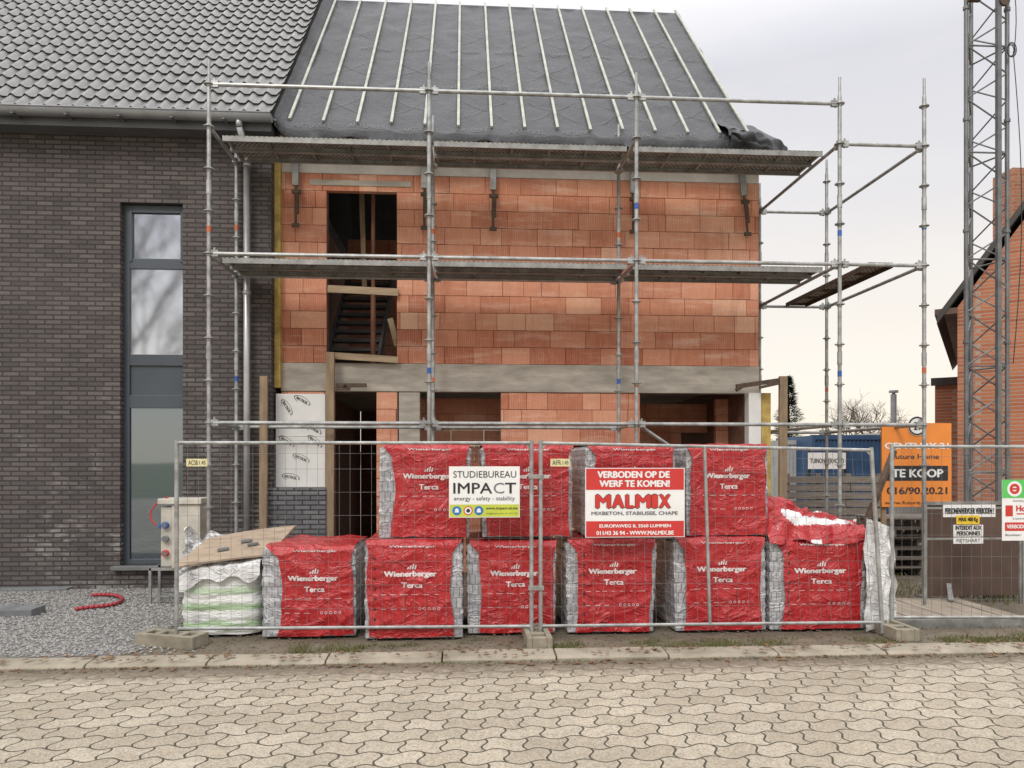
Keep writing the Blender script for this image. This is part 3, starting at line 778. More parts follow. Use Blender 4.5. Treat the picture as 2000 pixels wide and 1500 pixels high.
ledger((fx[3], SY0, Z1), (fx[4], SY0, Z1)); ledger((fx[3], SY0, Z3), (fx[4], SY0, Z3)); ledger((fx[3], SY0, Z2), (fx[4], SY0, Z2))
for z in (Z3, Z2, Z1): ledger((fx[3], SY2, z), (fx[4], SY2, z))
for i in range(3):
    for z in (Z3, Z2, Z1): ledger((fx[i], SY0, z), (fx[i], SY1, z))
for i in (3, 4):
    for z in (Z3, Z2, Z1): ledger((fx[i], SY0, z), (fx[i], SY2, z))
g = MB(); g.cyl((fx[2], SY0+0.05, Z1+0.02), (fx[3], SY0+0.05, 0.45), 0.022, 8); g.build('diagonal_brace', m_steel, sc)
def plank(x0, x1, y0, y1, z, ax='x'):
    g = MB()
    g.box(x0, x1, y0, y1, z+0.030, z+0.036)
    if ax == 'x':
        for y in (y0, y1-0.006): g.box(x0+0.001, x1-0.001, y, y+0.006, z-0.030, z+0.029, 1)
        for i in range(6):
            xx = x0+0.02+(x1-x0-0.05)*i/5; g.box(xx, xx+0.03, y0+0.007, y1-0.007, z+0.0, z+0.029, 1)
        g.box(x0+0.002, x1-0.002, y0-0.004, y0+0.012, z-0.034, z-0.0305, 1); g.box(x0+0.002, x1-0.002, y1-0.03, y1+0.004, z-0.034, z-0.0305, 1)
    else:
        for x in (x0, x1-0.006): g.box(x, x+0.006, y0+0.001, y1-0.001, z-0.030, z+0.029, 1)
        for i in range(6):
            yy = y0+0.02+(y1-y0-0.05)*i/5; g.box(x0+0.007, x1-0.007, yy, yy+0.03, z+0.0, z+0.029, 1)
    return g
for z in (Z3, Z2):
    for i in range(3):
        for (ya, yb) in ((SY0+0.36, SY0+0.67), (SY0+0.70, SY0+1.01)):
            plank(fx[i]+0.04, fx[i+1]-0.04, ya, yb, z+0.02+R.uniform(-0.004, 0.004)).build('deck', [m_deck, m_steel2], sc)
plank(fx[3]+0.40, fx[3]+0.72, SY0+0.05, SY2-0.05, Z2+0.01, 'y').build('deck', [m_deck, m_rust], sc)

# ------------------------------------------------------------ brick packs
def film_y(x, z, Yf, sd, w):
    r1 = 1-abs(nz(x*2.6+z*1.5, z*4.5-x*2, sd+9))*2
    e = 0.026+0.014*nz(x*2.2, z*6, sd)+0.011*r1*r1*r1+0.005*nz(x*8+z*6, z*12, sd+3)+0.002*nz(x*22, z*20, sd+5)
    return Yf-e
def pack(x0, x1, Yf, z0, h, sd, lab, lean=0.0, dots=False, red=(0.17, 0.10), taper=0.0):
    w = x1-x0; cx = (x0+x1)/2; d = 0.92
    root = thing('brick_pack', lab, 'brick pack', (cx, Yf+d/2, z0), 'film wrapped packs of bricks')
    def shp(x, b): return cx+(x-cx)*(1-taper*(1-b))+lean*b
    g = MB()
    per_ = []
    nn = 26
    for (ax, ay, bx, by) in ((x0, Yf, x1, Yf), (x1, Yf, x1, Yf+d), (x1, Yf+d, x0, Yf+d), (x0, Yf+d, x0, Yf)):
        for i in range(nn): per_.append((ax+(bx-ax)*i/nn, ay+(by-ay)*i/nn))
    npn = len(per_); nl = 63
    def body(a, b):
        i = int(round(a*npn)) % npn
        px_, py = per_[i]; z = z0+0.01+(h-0.01)*b
        vx, vy = px_-cx, py-(Yf+d/2)
        L = h/9.0
        sl = 0.012*abs(math.sin(PI*(z-z0)/L))**0.5 - 0.006+0.009*nz(px_*6, z*8, sd+py*6)+0.003*nz(px_*20, z*22, sd+py*20)
        if b > 0.97: sl -= 0.02
        ex = 1+2*sl/w; ey = 1+2*sl*0.5/d
        return (shp(cx+vx*ex, b), Yf+d/2+vy*ey, z)
    g.grid(body, npn, nl)
    g.poly([body(i/npn, 1.0) for i in range(npn)])
    g.build('wrapped_bricks', m_clearfilm, root, smooth=True)
    g = MB(); P1 = h; P2 = d; tot = P1+P2+P1*0.6
    def edge(b, side):
        zz = min(1, b*tot/P1)
        e = red[0] if side < 0 else red[1]
        top = max(0, (zz-0.88)/0.12)
        k = e*(0.80+0.25*math.sin(PI*zz))*(1-0.85*top)+0.030*nz(zz*3, side*3, sd)+0.006*nz(zz*18, side*3, sd+1)
        return max(-0.012, k*w/0.95)
    def fl(a, b):
        s_ = b*tot
        xl = x0+edge(b, -1); xr = x1-edge(b, 1)
        x = xl+(xr-xl)*a
        if s_ <= P1:
            z = z0+0.012+0.03*abs(nz(x*5, 0, sd))*(1-s_/P1)+s_*(h/P1)
            y = film_y(x, z, Yf, sd, w)
            rnd = max(0, (s_-P1+0.05)/0.05); y += 0.035*rnd*rnd
        elif s_ <= P1+P2:
            t = s_-P1; y = Yf+t; z = z0+h+0.018+0.020*nz(x*6, y*6, sd)
        else:
            t = s_-P1-P2; y = Yf+d+0.03; z = z0+h-t
        return (shp(x, min(1, s_/P1)), y, z)
    g.grid(fl, 60, 190)
    g.build('red_film', m_redfilm, root, smooth=True)
    g = MB()
    tx = cx+0.02*(red[0]-red[1])/0.07
    def on(x, z):
        b = (z-z0)/h
        return (shp(x, b), film_y(x, z, Yf, sd, w)-0.005, z)
    k = w/0.95
    T = z0+h
    put(g, 'Wienerberger', tx-0.27*k, tx+0.25*k, T-0.335, T-0.265, 0, bold=0.07, fn=on)
    put(g, 'Terca', tx-0.10*k, tx+0.11*k, T-0.425, T-0.372, 0, bold=0.06, fn=on)
    put(g, 'Wienerberger', tx-0.22*k, tx+0.24*k, T-0.05, T-0.022, 0, bold=0.05, fn=on)
    for i in range(4):
        xx = tx+(-0.045+i*0.024)*k; hh = (0.022, 0.036, 0.05, 0.038)[i]
        g.poly([on(xx, T-0.250), on(xx+0.014*k, T-0.250), on(xx+0.024*k, T-0.25+hh), on(xx+0.010*k, T-0.25+hh)])
    xx = tx-0.30*k
    while xx < tx+0.28*k:
        L = R.uniform(0.03, 0.08); g.poly([on(xx, T-0.490), on(xx+L, T-0.490), on(xx+L, T-0.486), on(xx, T-0.486)]); xx += L+R.uniform(0.02, 0.06)
    for i in range(5):
        px_ = tx+(0.08+i*0.047)*k; n = 10; kk = len(g.v)
        for j in range(n):
            c, s_ = math.cos(2*PI*j/n), math.sin(2*PI*j/n); g.v += [on(px_+0.013*c, T-0.62+0.013*s_), on(px_+0.009*c, T-0.62+0.009*s_)]
        for j in range(n): q = (j+1) % n; g.face([kk+2*j, kk+2*q, kk+2*q+1, kk+2*j+1])
    for i in range(3):
        xa_ = tx-0.30*k+i*0.10*k; g.poly([on(xa_, T-0.625), on(xa_+0.05, T-0.625), on(xa_+0.05, T-0.621), on(xa_, T-0.621)])
    g.build('lettering', m_packtxt, root)
    if dots:
        g = MB()
        for i in range(8):
            zc = z0+0.1+i*0.095; n = 10; kk = len(g.v); xc = x0+red[0]+0.06
            for j in range(n): g.v.append(on(xc+0.010*math.cos(2*PI*j/n), zc+0.015*math.sin(2*PI*j/n)))
            g.face(list(range(kk, kk+n)))
        g.build('vent_holes', m_black, root)
    return root
LY = 7.20
lower = [(514, 694, 0, 0.19, 0.02, 0.0, 0.0), (714, 903, -0.13, 0.03, 0.11, 0.0, 0.0), (912, 1085, 0.02, 0.14, 0.02, 0.0, 0.03), (1103, 1279, 0, 0.11, 0.04, 0.015, 0.06), (1318, 1496, 0, 0.10, 0.05, -0.01, 0.02), (1504, 1690, 0, 0.12, 0.05, 0.0, 0.0)]
for i, (ua, ub, dy, rl, rr, ln, tp) in enumerate(lower):
    Yf = LY+dy
    pack(WX(ua, Yf), WX(ub, Yf), Yf, 0.015, (0.86 if i == 0 else 0.90)+0.015*math.sin(i*2.1), 10+i*3.7,
         'red film wrapped pack of bricks standing on the ground' if i else 'sagging red film wrapped brick pack beside white bag', lean=ln, dots=(i in (1, 3, 5)), red=(rl, rr), taper=tp)
upper = [(740, 917, 0.15, 0.03), (942, 1117, 0.05, 0.03), (1142, 1316, 0.11, 0.04), (1340, 1499, 0.04, 0.03)]
for i, (ua, ub, rl, rr) in enumerate(upper):
    Yf = 7.27
    pack(WX(ua, Yf), WX(ub, Yf), Yf, 0.945, 0.90, 50+i*4.3, 'red film wrapped pack of bricks stacked on lower packs', lean=(0.01, -0.01, 0.012, 0.0)[i], red=(rl, rr), taper=0.015)

ox = WX(1503, 7.25); oxx = WX(1688, 7.25)
root = thing('opened_brick_pack', 'half empty brick pack under crumpled red film', 'brick pack', ((ox+oxx)/2, 7.7, 0.94))
g = MB()
for i in range(9):
    for j in range(3):
        if R.random() < 0.2: continue
        g.box(ox+0.03+i*0.095, ox+0.115+i*0.095, 7.30+j*0.25, 7.52+j*0.25, 0.945, 1.0+0.05*(j > 0))
g.build('bricks', m_stone, root)
g = MB()
def mound(a, b):
    x = ox+(oxx-ox)*(a*1.10-0.04); y = 7.15+0.8*b
    prof = (0.34*(1-a)**1.3+0.03)*min(1, b*2.4)**0.7
    r1 = 1-abs(nz(a*4+b*2, b*4-a*2, 3))*2.4
    z = 0.945+0.04+prof*(1.0 if b < 0.7 else 0.6)+0.06*r1*(0.35+b)+0.05*nz(a*9, b*9, 6)+0.015*nz(a*26, b*24, 2)
    if b < 0.12:
        lo = 0.89+0.05*nz(a*5, 0, 4)
        z = lo+(z-lo)*(b/0.12)**0.6
    return (x+0.06*nz(a*6, b*7, 1), y+0.07*nz(a*7, b*8, 4), z)
g.grid(mound, 110, 80, 0)
for idx, f in enumerate(g.f):
    c = g.v[f[0]]
    if nz(c[0]*2.4, c[1]*3, c[2]*5+4) > 0.0+(0.3 if c[2] < 1.05 else 0): g.m[idx] = 1
g.build('crumpled_film', [m_redfilm, m_whitefilm], root, smooth=True)

def crump(name, lab, u0, u1, v0, v1, Y, dep, sd, amp=1.0, droop=0.12, m=None):
    g = MB(); a0 = W(u0, v0, Y); a1 = W(u1, v1, Y)
    def f(a, b):
        x = a0[0]+(a1[0]-a0[0])*a; z = a0[1]+(a1[1]-a0[1])*b
        r1 = 1-abs(nz(a*4, b*2.0, sd))*2
        return (x+amp*(0.04*nz(a*4, b*4, sd)+0.015*nz(a*11, b*9, sd))+0.05*b*a, Y+dep*a-0.06*r1+0.03*nz(a*14, b*6, sd), max(0.01, z+0.07*nz(a*5, b*2, sd+5)*amp-droop*a*(1-b)))
    g.grid(f, 50, 60)
    g.build(name, m or m_whitefilm, smooth=True, label=lab, category='plastic film', group='loose plastic film')
crump('plastic_film', 'loose white plastic film hanging beside end brick pack', 1686, 1752, 1010, 1228, 7.10, 0.12, 3, 0.8)
crump('plastic_film', 'crumpled white plastic film heaped behind bag', 365, 455, 1035, 1100, 7.95, 0.3, 8, 1.8)

bx0, bx1 = WX(350, 7.3), WX(507, 7.3)
root = thing('bag_stack', 'white and green film wrapped bags stacked on pallet', 'bags', ((bx0+bx1)/2, 7.7, 0))
g = MB()
per_ = []
for (ax, ay, bx, by) in ((bx0, 7.3, bx1, 7.3), (bx1, 7.3, bx1, 8.1), (bx1, 8.1, bx0, 8.1), (bx0, 8.1, bx0, 7.3)):
    for i in range(24): per_.append((ax+(bx-ax)*i/24, ay+(by-ay)*i/24))
def bundle(a, b):
    i = int(round(a*96)) % 96; px_, py = per_[i]; cxb, cyb = (bx0+bx1)/2, 7.7
    vx, vy = (px_-cxb)/((bx1-bx0)/2), (py-cyb)/0.4
    k = 1.0/((abs(vx)**5+abs(vy)**5)**(1/5.0))
    z = 0.03+0.64*b
    sl = 1.0+0.03*abs(math.sin(PI*b*5.2+0.8*nz(px_*3, 0, 5)))**0.7+0.05*nz(px_*3, z*5, py*3)+0.02*nz(px_*14, z*16, py*14)+0.03*math.sin(PI*b)
    if b > 0.93: sl *= 1-(b-0.93)*1.5
    return (cxb+vx*k*sl*(bx1-bx0)/2, cyb+vy*k*sl*0.4, z+0.02*nz(px_*4, py*4, 7)*b)
g.grid(bundle, 96, 50); g.poly([bundle(i/96, 1.0) for i in range(96)])
g.build('bags', m_bag, root, smooth=True)
def cloth(a, b):
    x = bx0-0.02+(bx1-bx0+0.04)*a; y = 7.27+0.85*b; z = 0.655+0.10*a+0.03*nz(a*5, b*5, 2)
    if b < 0.12: z -= (0.12-b)*(1.2+1.5*nz(a*4, 0, 3)); y = 7.24+0.12*b
    r1 = 1-abs(nz(a*6, b*6, 14))*2
    return (x, y+0.02*nz(a*7, b*7, 4)+0.008*nz(a*20, b*20, 4)-0.015*r1, z+0.015*nz(a*12, b*12, 9))
g = MB(); g.grid(cloth, 60, 50); g.build('cover_film', m_whitefilm, root, smooth=True)
g = MB()
p0 = Vector((bx0-0.03, 7.19, 0.66)); exv = Vector((0.88, 0.10, 0.11)); eyv = Vector((0.08, 0.78, 0.20)); ez = exv.cross(eyv).normalized()*0.018
def sheet(a, b): return p0+exv*a+eyv*b+ez*(1.6+1.6*math.sin(PI*a)*0.6+0.8*b*a)
g.grid(sheet, 14, 10); g.grid(lambda a, b: sheet(1-a, b)-ez, 14, 10)
for pr_ in ((0, 0, 1, 0), (1, 0, 1, 1), (1, 1, 0, 1), (0, 1, 0, 0)):
    for i in range(14):
        f0 = lambda t: (pr_[0]+(pr_[2]-pr_[0])*t, pr_[1]+(pr_[3]-pr_[1])*t)
        a_, b_ = f0(i/14), f0((i+1)/14)
        g.poly([sheet(*a_)-ez, sheet(*b_)-ez, sheet(*b_), sheet(*a_)])
g.build('plywood_sheet', m_ply, label='warped brown plywood sheet lying on bag stack', category='plywood sheet')
for (t, s_) in ((0.42, 0.3), (0.6, 0.5), (0.72, 0.35)):
    g = MB(); q = sheet(t, s_); g.beam(q+Vector((-0.05, 0, 0.014)), q+Vector((0.05, 0.02, 0.025)), 0.05, 0.028)
    g.build('brick_fragment', m_stone, bevel=0.005, label='small grey brick piece lying on plywood sheet', category='brick', group='brick pieces on plywood')

# ------------------------------------------------------------ site fence
def fence(pa, pb, ztop_a, ztop_b, lab, mid=None, lean=(0, 0), zb=0.085):
    ax, ay = pa; bx, by = pb
    root = thing('site_fence', lab, 'fence', ((ax+bx)/2, (ay+by)/2, 0), 'mesh site fence panels')
    def P(t, k):
        x = ax+(bx-ax)*t; y = ay+(by-ay)*t
        zt = ztop_a+(ztop_b-ztop_a)*t
        return Vector((x+(lean[0]*(1-t)+lean[1]*t)*(k), y, zb+(zt-zb)*k))
    g = MB()
    r = 0.02
    g.cyl(P(0, -0.03), P(0, 1), r, 10); g.cyl(P(1, -0.03), P(1, 1), r, 10)
    g.cyl(P(0, 0.985), P(1, 0.985), r*0.8, 10); g.cyl(P(0, 0.03), P(1, 0.03), r*0.8, 10)
    if mid: g.cyl(P(mid, 0.03), P(mid, 0.985), r*0.8, 10)
    for (t0, t1) in ((0, 0.022), (1, 0.978)):
        g.poly([P(t0, 0.985), P(t1, 0.985), P(t0, 0.945)])
    g.build('frame', m_steel, root, smooth=False)
    g = MB(); L = math.hypot(bx-ax, by-ay); n = int(L/0.10)
    for i in range(1, n):
        g.cyl(P(i/n, 0.03), P(i/n, 0.98), 0.0016, 4, cap=False)
    for k in (0.13, 0.25, 0.37, 0.49, 0.61, 0.73, 0.85, 0.93):
        g.cyl(P(0, k)+Vector((0, -0.003, 0)), P(1, k)+Vector((0, -0.003, 0)), 0.0017, 4, cap=False)
    g.build('wire_mesh', m_wire, root)
    return P
fy = 6.98
pl = (WX(345, 7.08), 7.08); pm1 = (WX(1038, fy), fy); pm2 = (WX(1056, fy), fy); pr = (WX(1723, 6.95), 6.95)
fence(pl, pm1, 1.895, 1.895, 'mesh site fence panel before brick packs')
fence(pm2, pr, 1.895, 1.83, 'mesh site fence panel with leaning end post', mid=0.49, lean=(0, -0.11))
p3 = (WX(1742, 7.15), 7.15)
fence(p3, (p3[0]+2.9, 7.0), 1.87, 1.86, 'mesh site fence panel before hoist platform')
g = MB()
for z in (1.55, 0.5): g.beam((pm1[0]-0.03, fy, z), (pm2[0]+0.03, fy, z), 0.06, 0.04)
g.build('fence_coupler', m_steel2, bevel=0.004, label='steel coupler joining two fence posts', category='coupler')
def foot(cx, cy, lab, rot=0.0, w=0.23, l=0.62):
    g = MB(); hgt = 0.12
    c, s_ = math.cos(rot), math.sin(rot)
    def bx(x0, x1, y0, y1, z0, z1):
        n = len(g.v); g.box(x0, x1, y0, y1, z0, z1)
        for i in range(n, len(g.v)):
            x, y, z = g.v[i]; g.v[i] = (cx+x*c-y*s_, cy+x*s_+y*c, z)
    bx(-w/2, -w/2+0.05, -l/2, l/2, 0, hgt); bx(w/2-0.05, w/2, -l/2, l/2, 0, hgt)
    for y0, y1 in ((-l/2, -l/2+0.07), (-0.15, -0.091), (0.091, 0.15), (l/2-0.07, l/2)): bx(-w/2+0.05, w/2-0.05, y0, y1, 0, hgt-0.002)
    bx(-w/2+0.05, w/2-0.05, -0.09, 0.09, 0, hgt-0.03); bx(-w/2+0.05, w/2-0.05, -l/2+0.071, -0.151, 0.0, 0.03); bx(-w/2+0.05, w/2-0.05, 0.151, l/2-0.071, 0.0, 0.03)
    return g.build('concrete_block', m_block, bevel=0.008, label=lab, category='concrete block', group='concrete blocks weighing down the fence')
foot(pl[0]-0.02, 7.02, 'weathered concrete block lying under fence corner', rot=1.25)
foot((pm1[0]+pm2[0])/2, 6.92, 'weathered concrete block under fence joint'); foot(WX(1735, 7.05), 7.03, 'weathered concrete block under leaning fence post')

# ------------------------------------------------------------ signs
def sign(name, lab, u0, u1, v0, v1, Y, draw, mats, panel=m_white):
    x0, z1 = W(u0, v0, Y); x1 = WX(u1, Y); z0 = WZ(u0, v1, Y)
    root = thing(name, lab, 'sign', ((x0+x1)/2, Y, z0))
    g = MB(); g.box(x0, x1, Y-0.003, Y+0.003, z0, z1); g.build('panel', panel, root)
    g = MB()
    w, h = x1-x0, z1-z0
    def T(t, a0, a1, b0, b1, m=0, bold=0.0, shear=0.0, k=2): put(g, t, x0+w*a0, x0+w*a1, z1-h*b1, z1-h*b0, Y-0.0035-0.0012*k, m, bold, shear)
    def B(a0, a1, b0, b1, m=0, k=1): g.rect(x0+w*a0, x0+w*a1, z1-h*b1, z1-h*b0, Y-0.0035-0.0012*k, m)
    def D(a, b, r, m=0, k=1, ri=0): g.disc(x0+w*a, z1-h*b, w*r, Y-0.0035-0.0012*k, m, ri=w*ri)
    draw(T, B, D)
    g.build('lettering', mats, root)
    return x0, x1, z0, z1
SYY = 6.955
def impact(T, B, D):
    T('STUDIEBUREAU', 0.06, 0.95, 0.09, 0.22, 0)
    T('IMPA', 0.06, 0.61, 0.32, 0.53, 0, 0.02); T('C', 0.63, 0.78, 0.32, 0.53, 3, 0.0); T('T', 0.79, 0.95, 0.32, 0.53, 0, 0.02)
    T('energy - safety - stability', 0.07, 0.93, 0.585, 0.69, 0)
    B(0.01, 0.99, 0.745, 0.985, 1)
    for i, x in enumerate((0.11, 0.27, 0.42)):
        D(x, 0.865, 0.064, 2 if i != 1 else 5, 2); D(x, 0.865, 0.05, 4 if i == 1 else 2, 3, 0)
        if i == 1: D(x, 0.865, 0.028, 0, 4)
        else: D(x, 0.855, 0.026, 4, 4); B(x-0.03, x+0.03, 0.875, 0.90, 4, 5)
    T('www.impact-sb.be', 0.52, 0.97, 0.79, 0.86, 0, 0.03, k=2); T('info@impact-sb.be  011 62 57 00', 0.52, 0.97, 0.905, 0.945, 0, k=2)
sign('site_sign', 'white engineering office sign with lime green strip', 877, 1015, 911, 1011, SYY, impact, [m_black, m_lime, mat('sign blue', (0.02, 0.18, 0.55), 0.5, bump=0), m_grey, m_white, m_red])
def malmix(T, B, D):
    B(0.008, 0.992, 0.01, 0.315, 0); B(0.008, 0.992, 0.765, 0.99, 0)
    T('VERBODEN OP DE', 0.12, 0.85, 0.045, 0.145, 1, 0.07); T('WERF TE KOMEN!', 0.14, 0.85, 0.175, 0.275, 1, 0.07)
    xs = (0.10, 0.265, 0.40, 0.50, 0.665, 0.735, 0.868)
    for i, ch in enumerate('MALMIX'):
        gp = 0.008
        T(ch, xs[i]-0.004, xs[i+1]-gp+0.004, 0.372, 0.588, 2, 0.10, k=2+i*0.02); T(ch, xs[i], xs[i+1]-gp, 0.382, 0.578, 0, 0.085, k=3.5+i*0.02)
    T('MIXBETON, STABILISEE, CHAPE', 0.06, 0.93, 0.625, 0.685, 3, 0.05)
    T('EUROPAWEG 8, 3560 LUMMEN', 0.14, 0.86, 0.81, 0.865, 1, 0.05); T('011/43 36 94 - WWW.MALMIX.BE', 0.11, 0.89, 0.905, 0.965, 1, 0.05)
sign('site_sign', 'red and white concrete supplier warning sign', 1143, 1337, 914, 1050, SYY, malmix, [m_red, m_white, m_black, m_grey])
for (u0, u1, v0, v1, s_) in ((364, 405, 896, 911, 'ACSB'), (1075, 1113, 896, 911, 'AFR')):
    sign('fence_label', 'small pale yellow tag fixed to fence mesh', u0, u1, v0, v1, 6.965, lambda T, B, D, s_=s_: (T(s_, 0.1, 0.55, 0.2, 0.8, 0), T('1.45', 0.62, 0.92, 0.25, 0.75, 0)), [m_black], panel=mat('pale yellow', (0.68, 0.62, 0.35), 0.5, bump=0))
def rsign(T, B, D):
    B(0.0, 1.0, 0, 0.30, 0); D(0.23, 0.15, 0.14, 1, 2); D(0.23, 0.15, 0.095, 4, 3, 0.045); B(0.17, 0.29, 0.135, 0.165, 4, 4); T('werfsign', 0.42, 0.98, 0.11, 0.20, 1, 0.03)
    T('Aannemer', 0.2, 0.45, 0.33, 0.36, 2); T('Homebouw', 0.26, 0.95, 0.42, 0.52, 3, 0.06); B(0.27, 0.93, 0.55, 0.57, 3); B(0.06, 0.2, 0.42, 0.60, 3)
    T('Lijsterweg 20', 0.2, 0.75, 0.62, 0.66, 2)
    B(0.05, 0.95, 0.70, 0.84, 3); T('VERBODEN TOEGANG', 0.08, 0.92, 0.735, 0.80, 1, 0.05); T('Bouwheer:', 0.06, 0.36, 0.885, 0.925, 2)
sign('site_sign', 'green white and red contractor sign on fence', 1957, 2060, 937, 1056, 7.0, rsign, [m_green, m_white, m_black, m_red, m_red])

def c21(T, B, D):
    T('CENTURY 21', 0.04, 0.96, 0.235, 0.31, 1, 0.05); T('Future Home', 0.14, 0.82, 0.37, 0.43, 2, 0.03)
    B(0.06, 0.95, 0.51, 0.69, 0); T('TE KOOP', 0.14, 0.88, 0.55, 0.65, 1, 0.06, k=3)
    T('016/90.20.21', 0.07, 0.94, 0.765, 0.85, 2, 0.05); T('www.future-home.be', 0.04, 0.95, 0.93, 0.97, 2, 0.02)
x0, x1, z0, z1 = sign('estate_sign', 'orange for sale board with black banner', 1722, 1858, 826, 990, 9.6, c21, [m_black, m_white, m_black], panel=m_or)
g = MB(); cx = WX(1790, 9.6); cz = WZ(1790, 832, 9.6)
g.cyl((cx, 9.585, cz), (cx, 9.594, cz), 0.13, 28, m=0); g.disc(cx, cz, 0.125, 9.583, 1, 28, 0.103)
put(g, '2', cx-0.05, cx+0.005, cz-0.055, cz+0.055, 9.582, 1, 0.05); put(g, '1', cx+0.02, cx+0.045, cz-0.055, cz+0.055, 9.582, 1, 0.05)
root = thing('round_emblem', 'round white emblem plate above for sale board', 'sign', (cx, 9.59, cz-0.14)); g.build('plate', [m_white, m_black], root)
g = MB()
for xx in (x0+0.06, x1-0.06): g.beam((xx, 9.66, 0), (xx, 9.66, z1-0.02), 0.06, 0.04, up=(0, 1, 0))
for zz in (z0+0.1, z1-0.15): g.beam((x0, 9.625, zz), (x1, 9.625, zz), 0.03, 0.07)
g.build('sign_frame', m_wood, label='timber frame carrying for sale board', category='sign post')

# ------------------------------------------------------------ hoist mast
MY = 9.6
a, b = WX(1887, MY), WX(1967, MY)
root = thing('hoist_mast', 'tall galvanised lattice mast of material hoist', 'hoist', ((a+b)/2, MY+0.2, 0))
g = MB(); HT = 9.2; c = (a+b)/2; yb = MY+0.48
g.cyl((a, MY, 0), (a, MY, HT), 0.028, 12); g.cyl((b, MY, 0), (b, MY, HT), 0.028, 12); g.cyl((c+0.12, yb, 0), (c+0.12, yb, HT), 0.028, 12)
g.beam((b-0.16, MY-0.05, 0), (b-0.16, MY-0.05, HT), 0.055, 0.055, up=(0, 1, 0))
z = 0.3
while z < HT:
    for x in (a, b): g.cyl((x, MY, z-0.02), (x, MY, z+0.02), 0.040, 12)
    z += 1.5
g.build('chords', m_mast, root)
g = MB(); z = 0.1; i = 0; st = 0.36
while z < HT-st:
    pts = [Vector((a, MY, 0)), Vector((b, MY, 0)), Vector((c+0.12, yb, 0))]
    for k in range(3):
        p, q = pts[k], pts[(k+1) % 3]
        if i % 2: p, q = q, p
        g.cyl(p+Vector((0, 0, z)), q+Vector((0, 0, z+st)), 0.011, 6)
    if i % 4 == 0:
        for k in range(3): g.cyl(pts[k]+Vector((0, 0, z)), pts[(k+1) % 3]+Vector((0, 0, z)), 0.012, 6)
    z += st; i += 1
g.build('lacing', m_mast, root)
g = MB(); zc = WZ(1965, 105, MY)
for k in range(3):
    pts = [(b-0.01+(0.045+0.010*k)*math.cos(t*PI/8), MY-0.08-0.01*k, zc+(0.075+0.012*k)*math.sin(t*PI/8)) for t in range(17)]; g.path(pts, 0.006, 6)
pts = [(b+0.06+0.03*math.sin(t*0.7), MY-0.05, zc+t*0.2) for t in range(12)]; g.path(pts, 0.006, 6)
pts = [(b+0.04+0.12*math.sin(t*PI/10), MY-0.06, zc-t*0.42) for t in range(11)]; g.path(pts, 0.006, 6)
g.build('cable', m_black, root)
g = MB(); zt = WZ(1930, 10, MY); g.box(a-0.02, a+0.14, MY-0.10, MY-0.04, zt, zt+0.05); g.cyl((b-0.1, MY-0.1, zt+0.02), (b-0.1, MY-0.06, zt+0.02), 0.07, 16)
g.build('pulley', m_rust, root)
hb = thing('hoist_gate', 'brown plywood hoist gate with warning notices', 'hoist gate', (WX(1900, 8.45), 8.45, 0))
hx0, hx1 = WX(1808, 8.45), WX(1994, 8.45); hz1 = WZ(1900, 986, 8.45)
g = MB(); g.box(hx0, hx1, 8.45, 8.475, 0.10, hz1); g.build('panel', m_brown, hb)
g = MB()
for x in (hx0-0.02, hx1+0.02): g.beam((x, 8.44, 0), (x, 8.44, hz1+0.05), 0.04, 0.04, up=(0, 1, 0))
g.beam((hx0, 8.44, hz1+0.02), (hx1, 8.44, hz1+0.02), 0.04, 0.04)
g.build('frame', m_steel2, hb)
g = MB(); hm1 = WZ(1900, 870, 8.7)
for i in range(22):
    x = WX(1866, 8.7)+i*0.035; g.cyl((x, 8.7, hz1-0.1), (x, 8.7, hm1), 0.002, 4, cap=False)
for i in range(20):
    z = hz1-0.1+i*0.036; g.cyl((WX(1866, 8.7), 8.7, z), (WX(1866, 8.7)+0.75, 8.7, z), 0.002, 4, cap=False)
g.build('guard_mesh', m_wire, hb)
def per1(T, B, D): T('PERSONENVERVOER VERBODEN !', 0.03, 0.97, 0.25, 0.75, 0, 0.04)
def per2(T, B, D): T('MAX: 400 Kg', 0.08, 0.92, 0.2, 0.8, 0, 0.05)
def per3(T, B, D): T('INTERDIT AUX', 0.06, 0.94, 0.08, 0.44, 0, 0.05); T('PERSONNES', 0.1, 0.9, 0.54, 0.92, 0, 0.05)
def per4(T, B, D): T('FIETSHART', 0.1, 0.9, 0.2, 0.8, 0)
sign('warning_notice', 'white notice forbidding passengers on hoist gate', 1842, 1944, 986, 1010, 7.98, per1, [m_black])
sign('warning_notice', 'yellow load limit notice on hoist gate', 1868, 1913, 1007, 1024, 7.965, per2, [m_black], panel=m_yel)
sign('warning_notice', 'white french warning notice on hoist gate', 1862, 1920, 1025, 1048, 7.98, per3, [m_black])
sign('warning_notice', 'thin white notice under warning notices', 1862, 1920, 1050, 1062, 7.98, per4, [m_black])
g = MB(); xx0, xx1 = WX(1806, 8), WX(1992, 8)
for vv in (992, 1052): zz = WZ(1900, vv, 8); g.beam((xx0, 8.0, zz), (xx1, 8.0, zz), 0.022, 0.022)
for xx in (xx0, xx1): g.beam((xx, 8.0, 0.09), (xx, 8.0, WZ(1900, 985, 8)), 0.025, 0.025, up=(0, 1, 0))
g.build('guard_rail', m_steel2, label='thin steel rail frame before hoist gate', category='rail')
g = MB(); q = [G(1742, 1222), G(1992, 1226)]
xx = q[0][0]
while xx < q[1][0]+0.05:
    g.box(xx, xx+0.19, 7.30+R.uniform(-0.01, 0.01), 8.40, 0.05, 0.085+R.uniform(-0.004, 0.004), 0); xx += 0.2
g.box(q[0][0]-0.03, q[1][0]+0.08, 7.24, 7.28, 0.0, 0.09, 1)
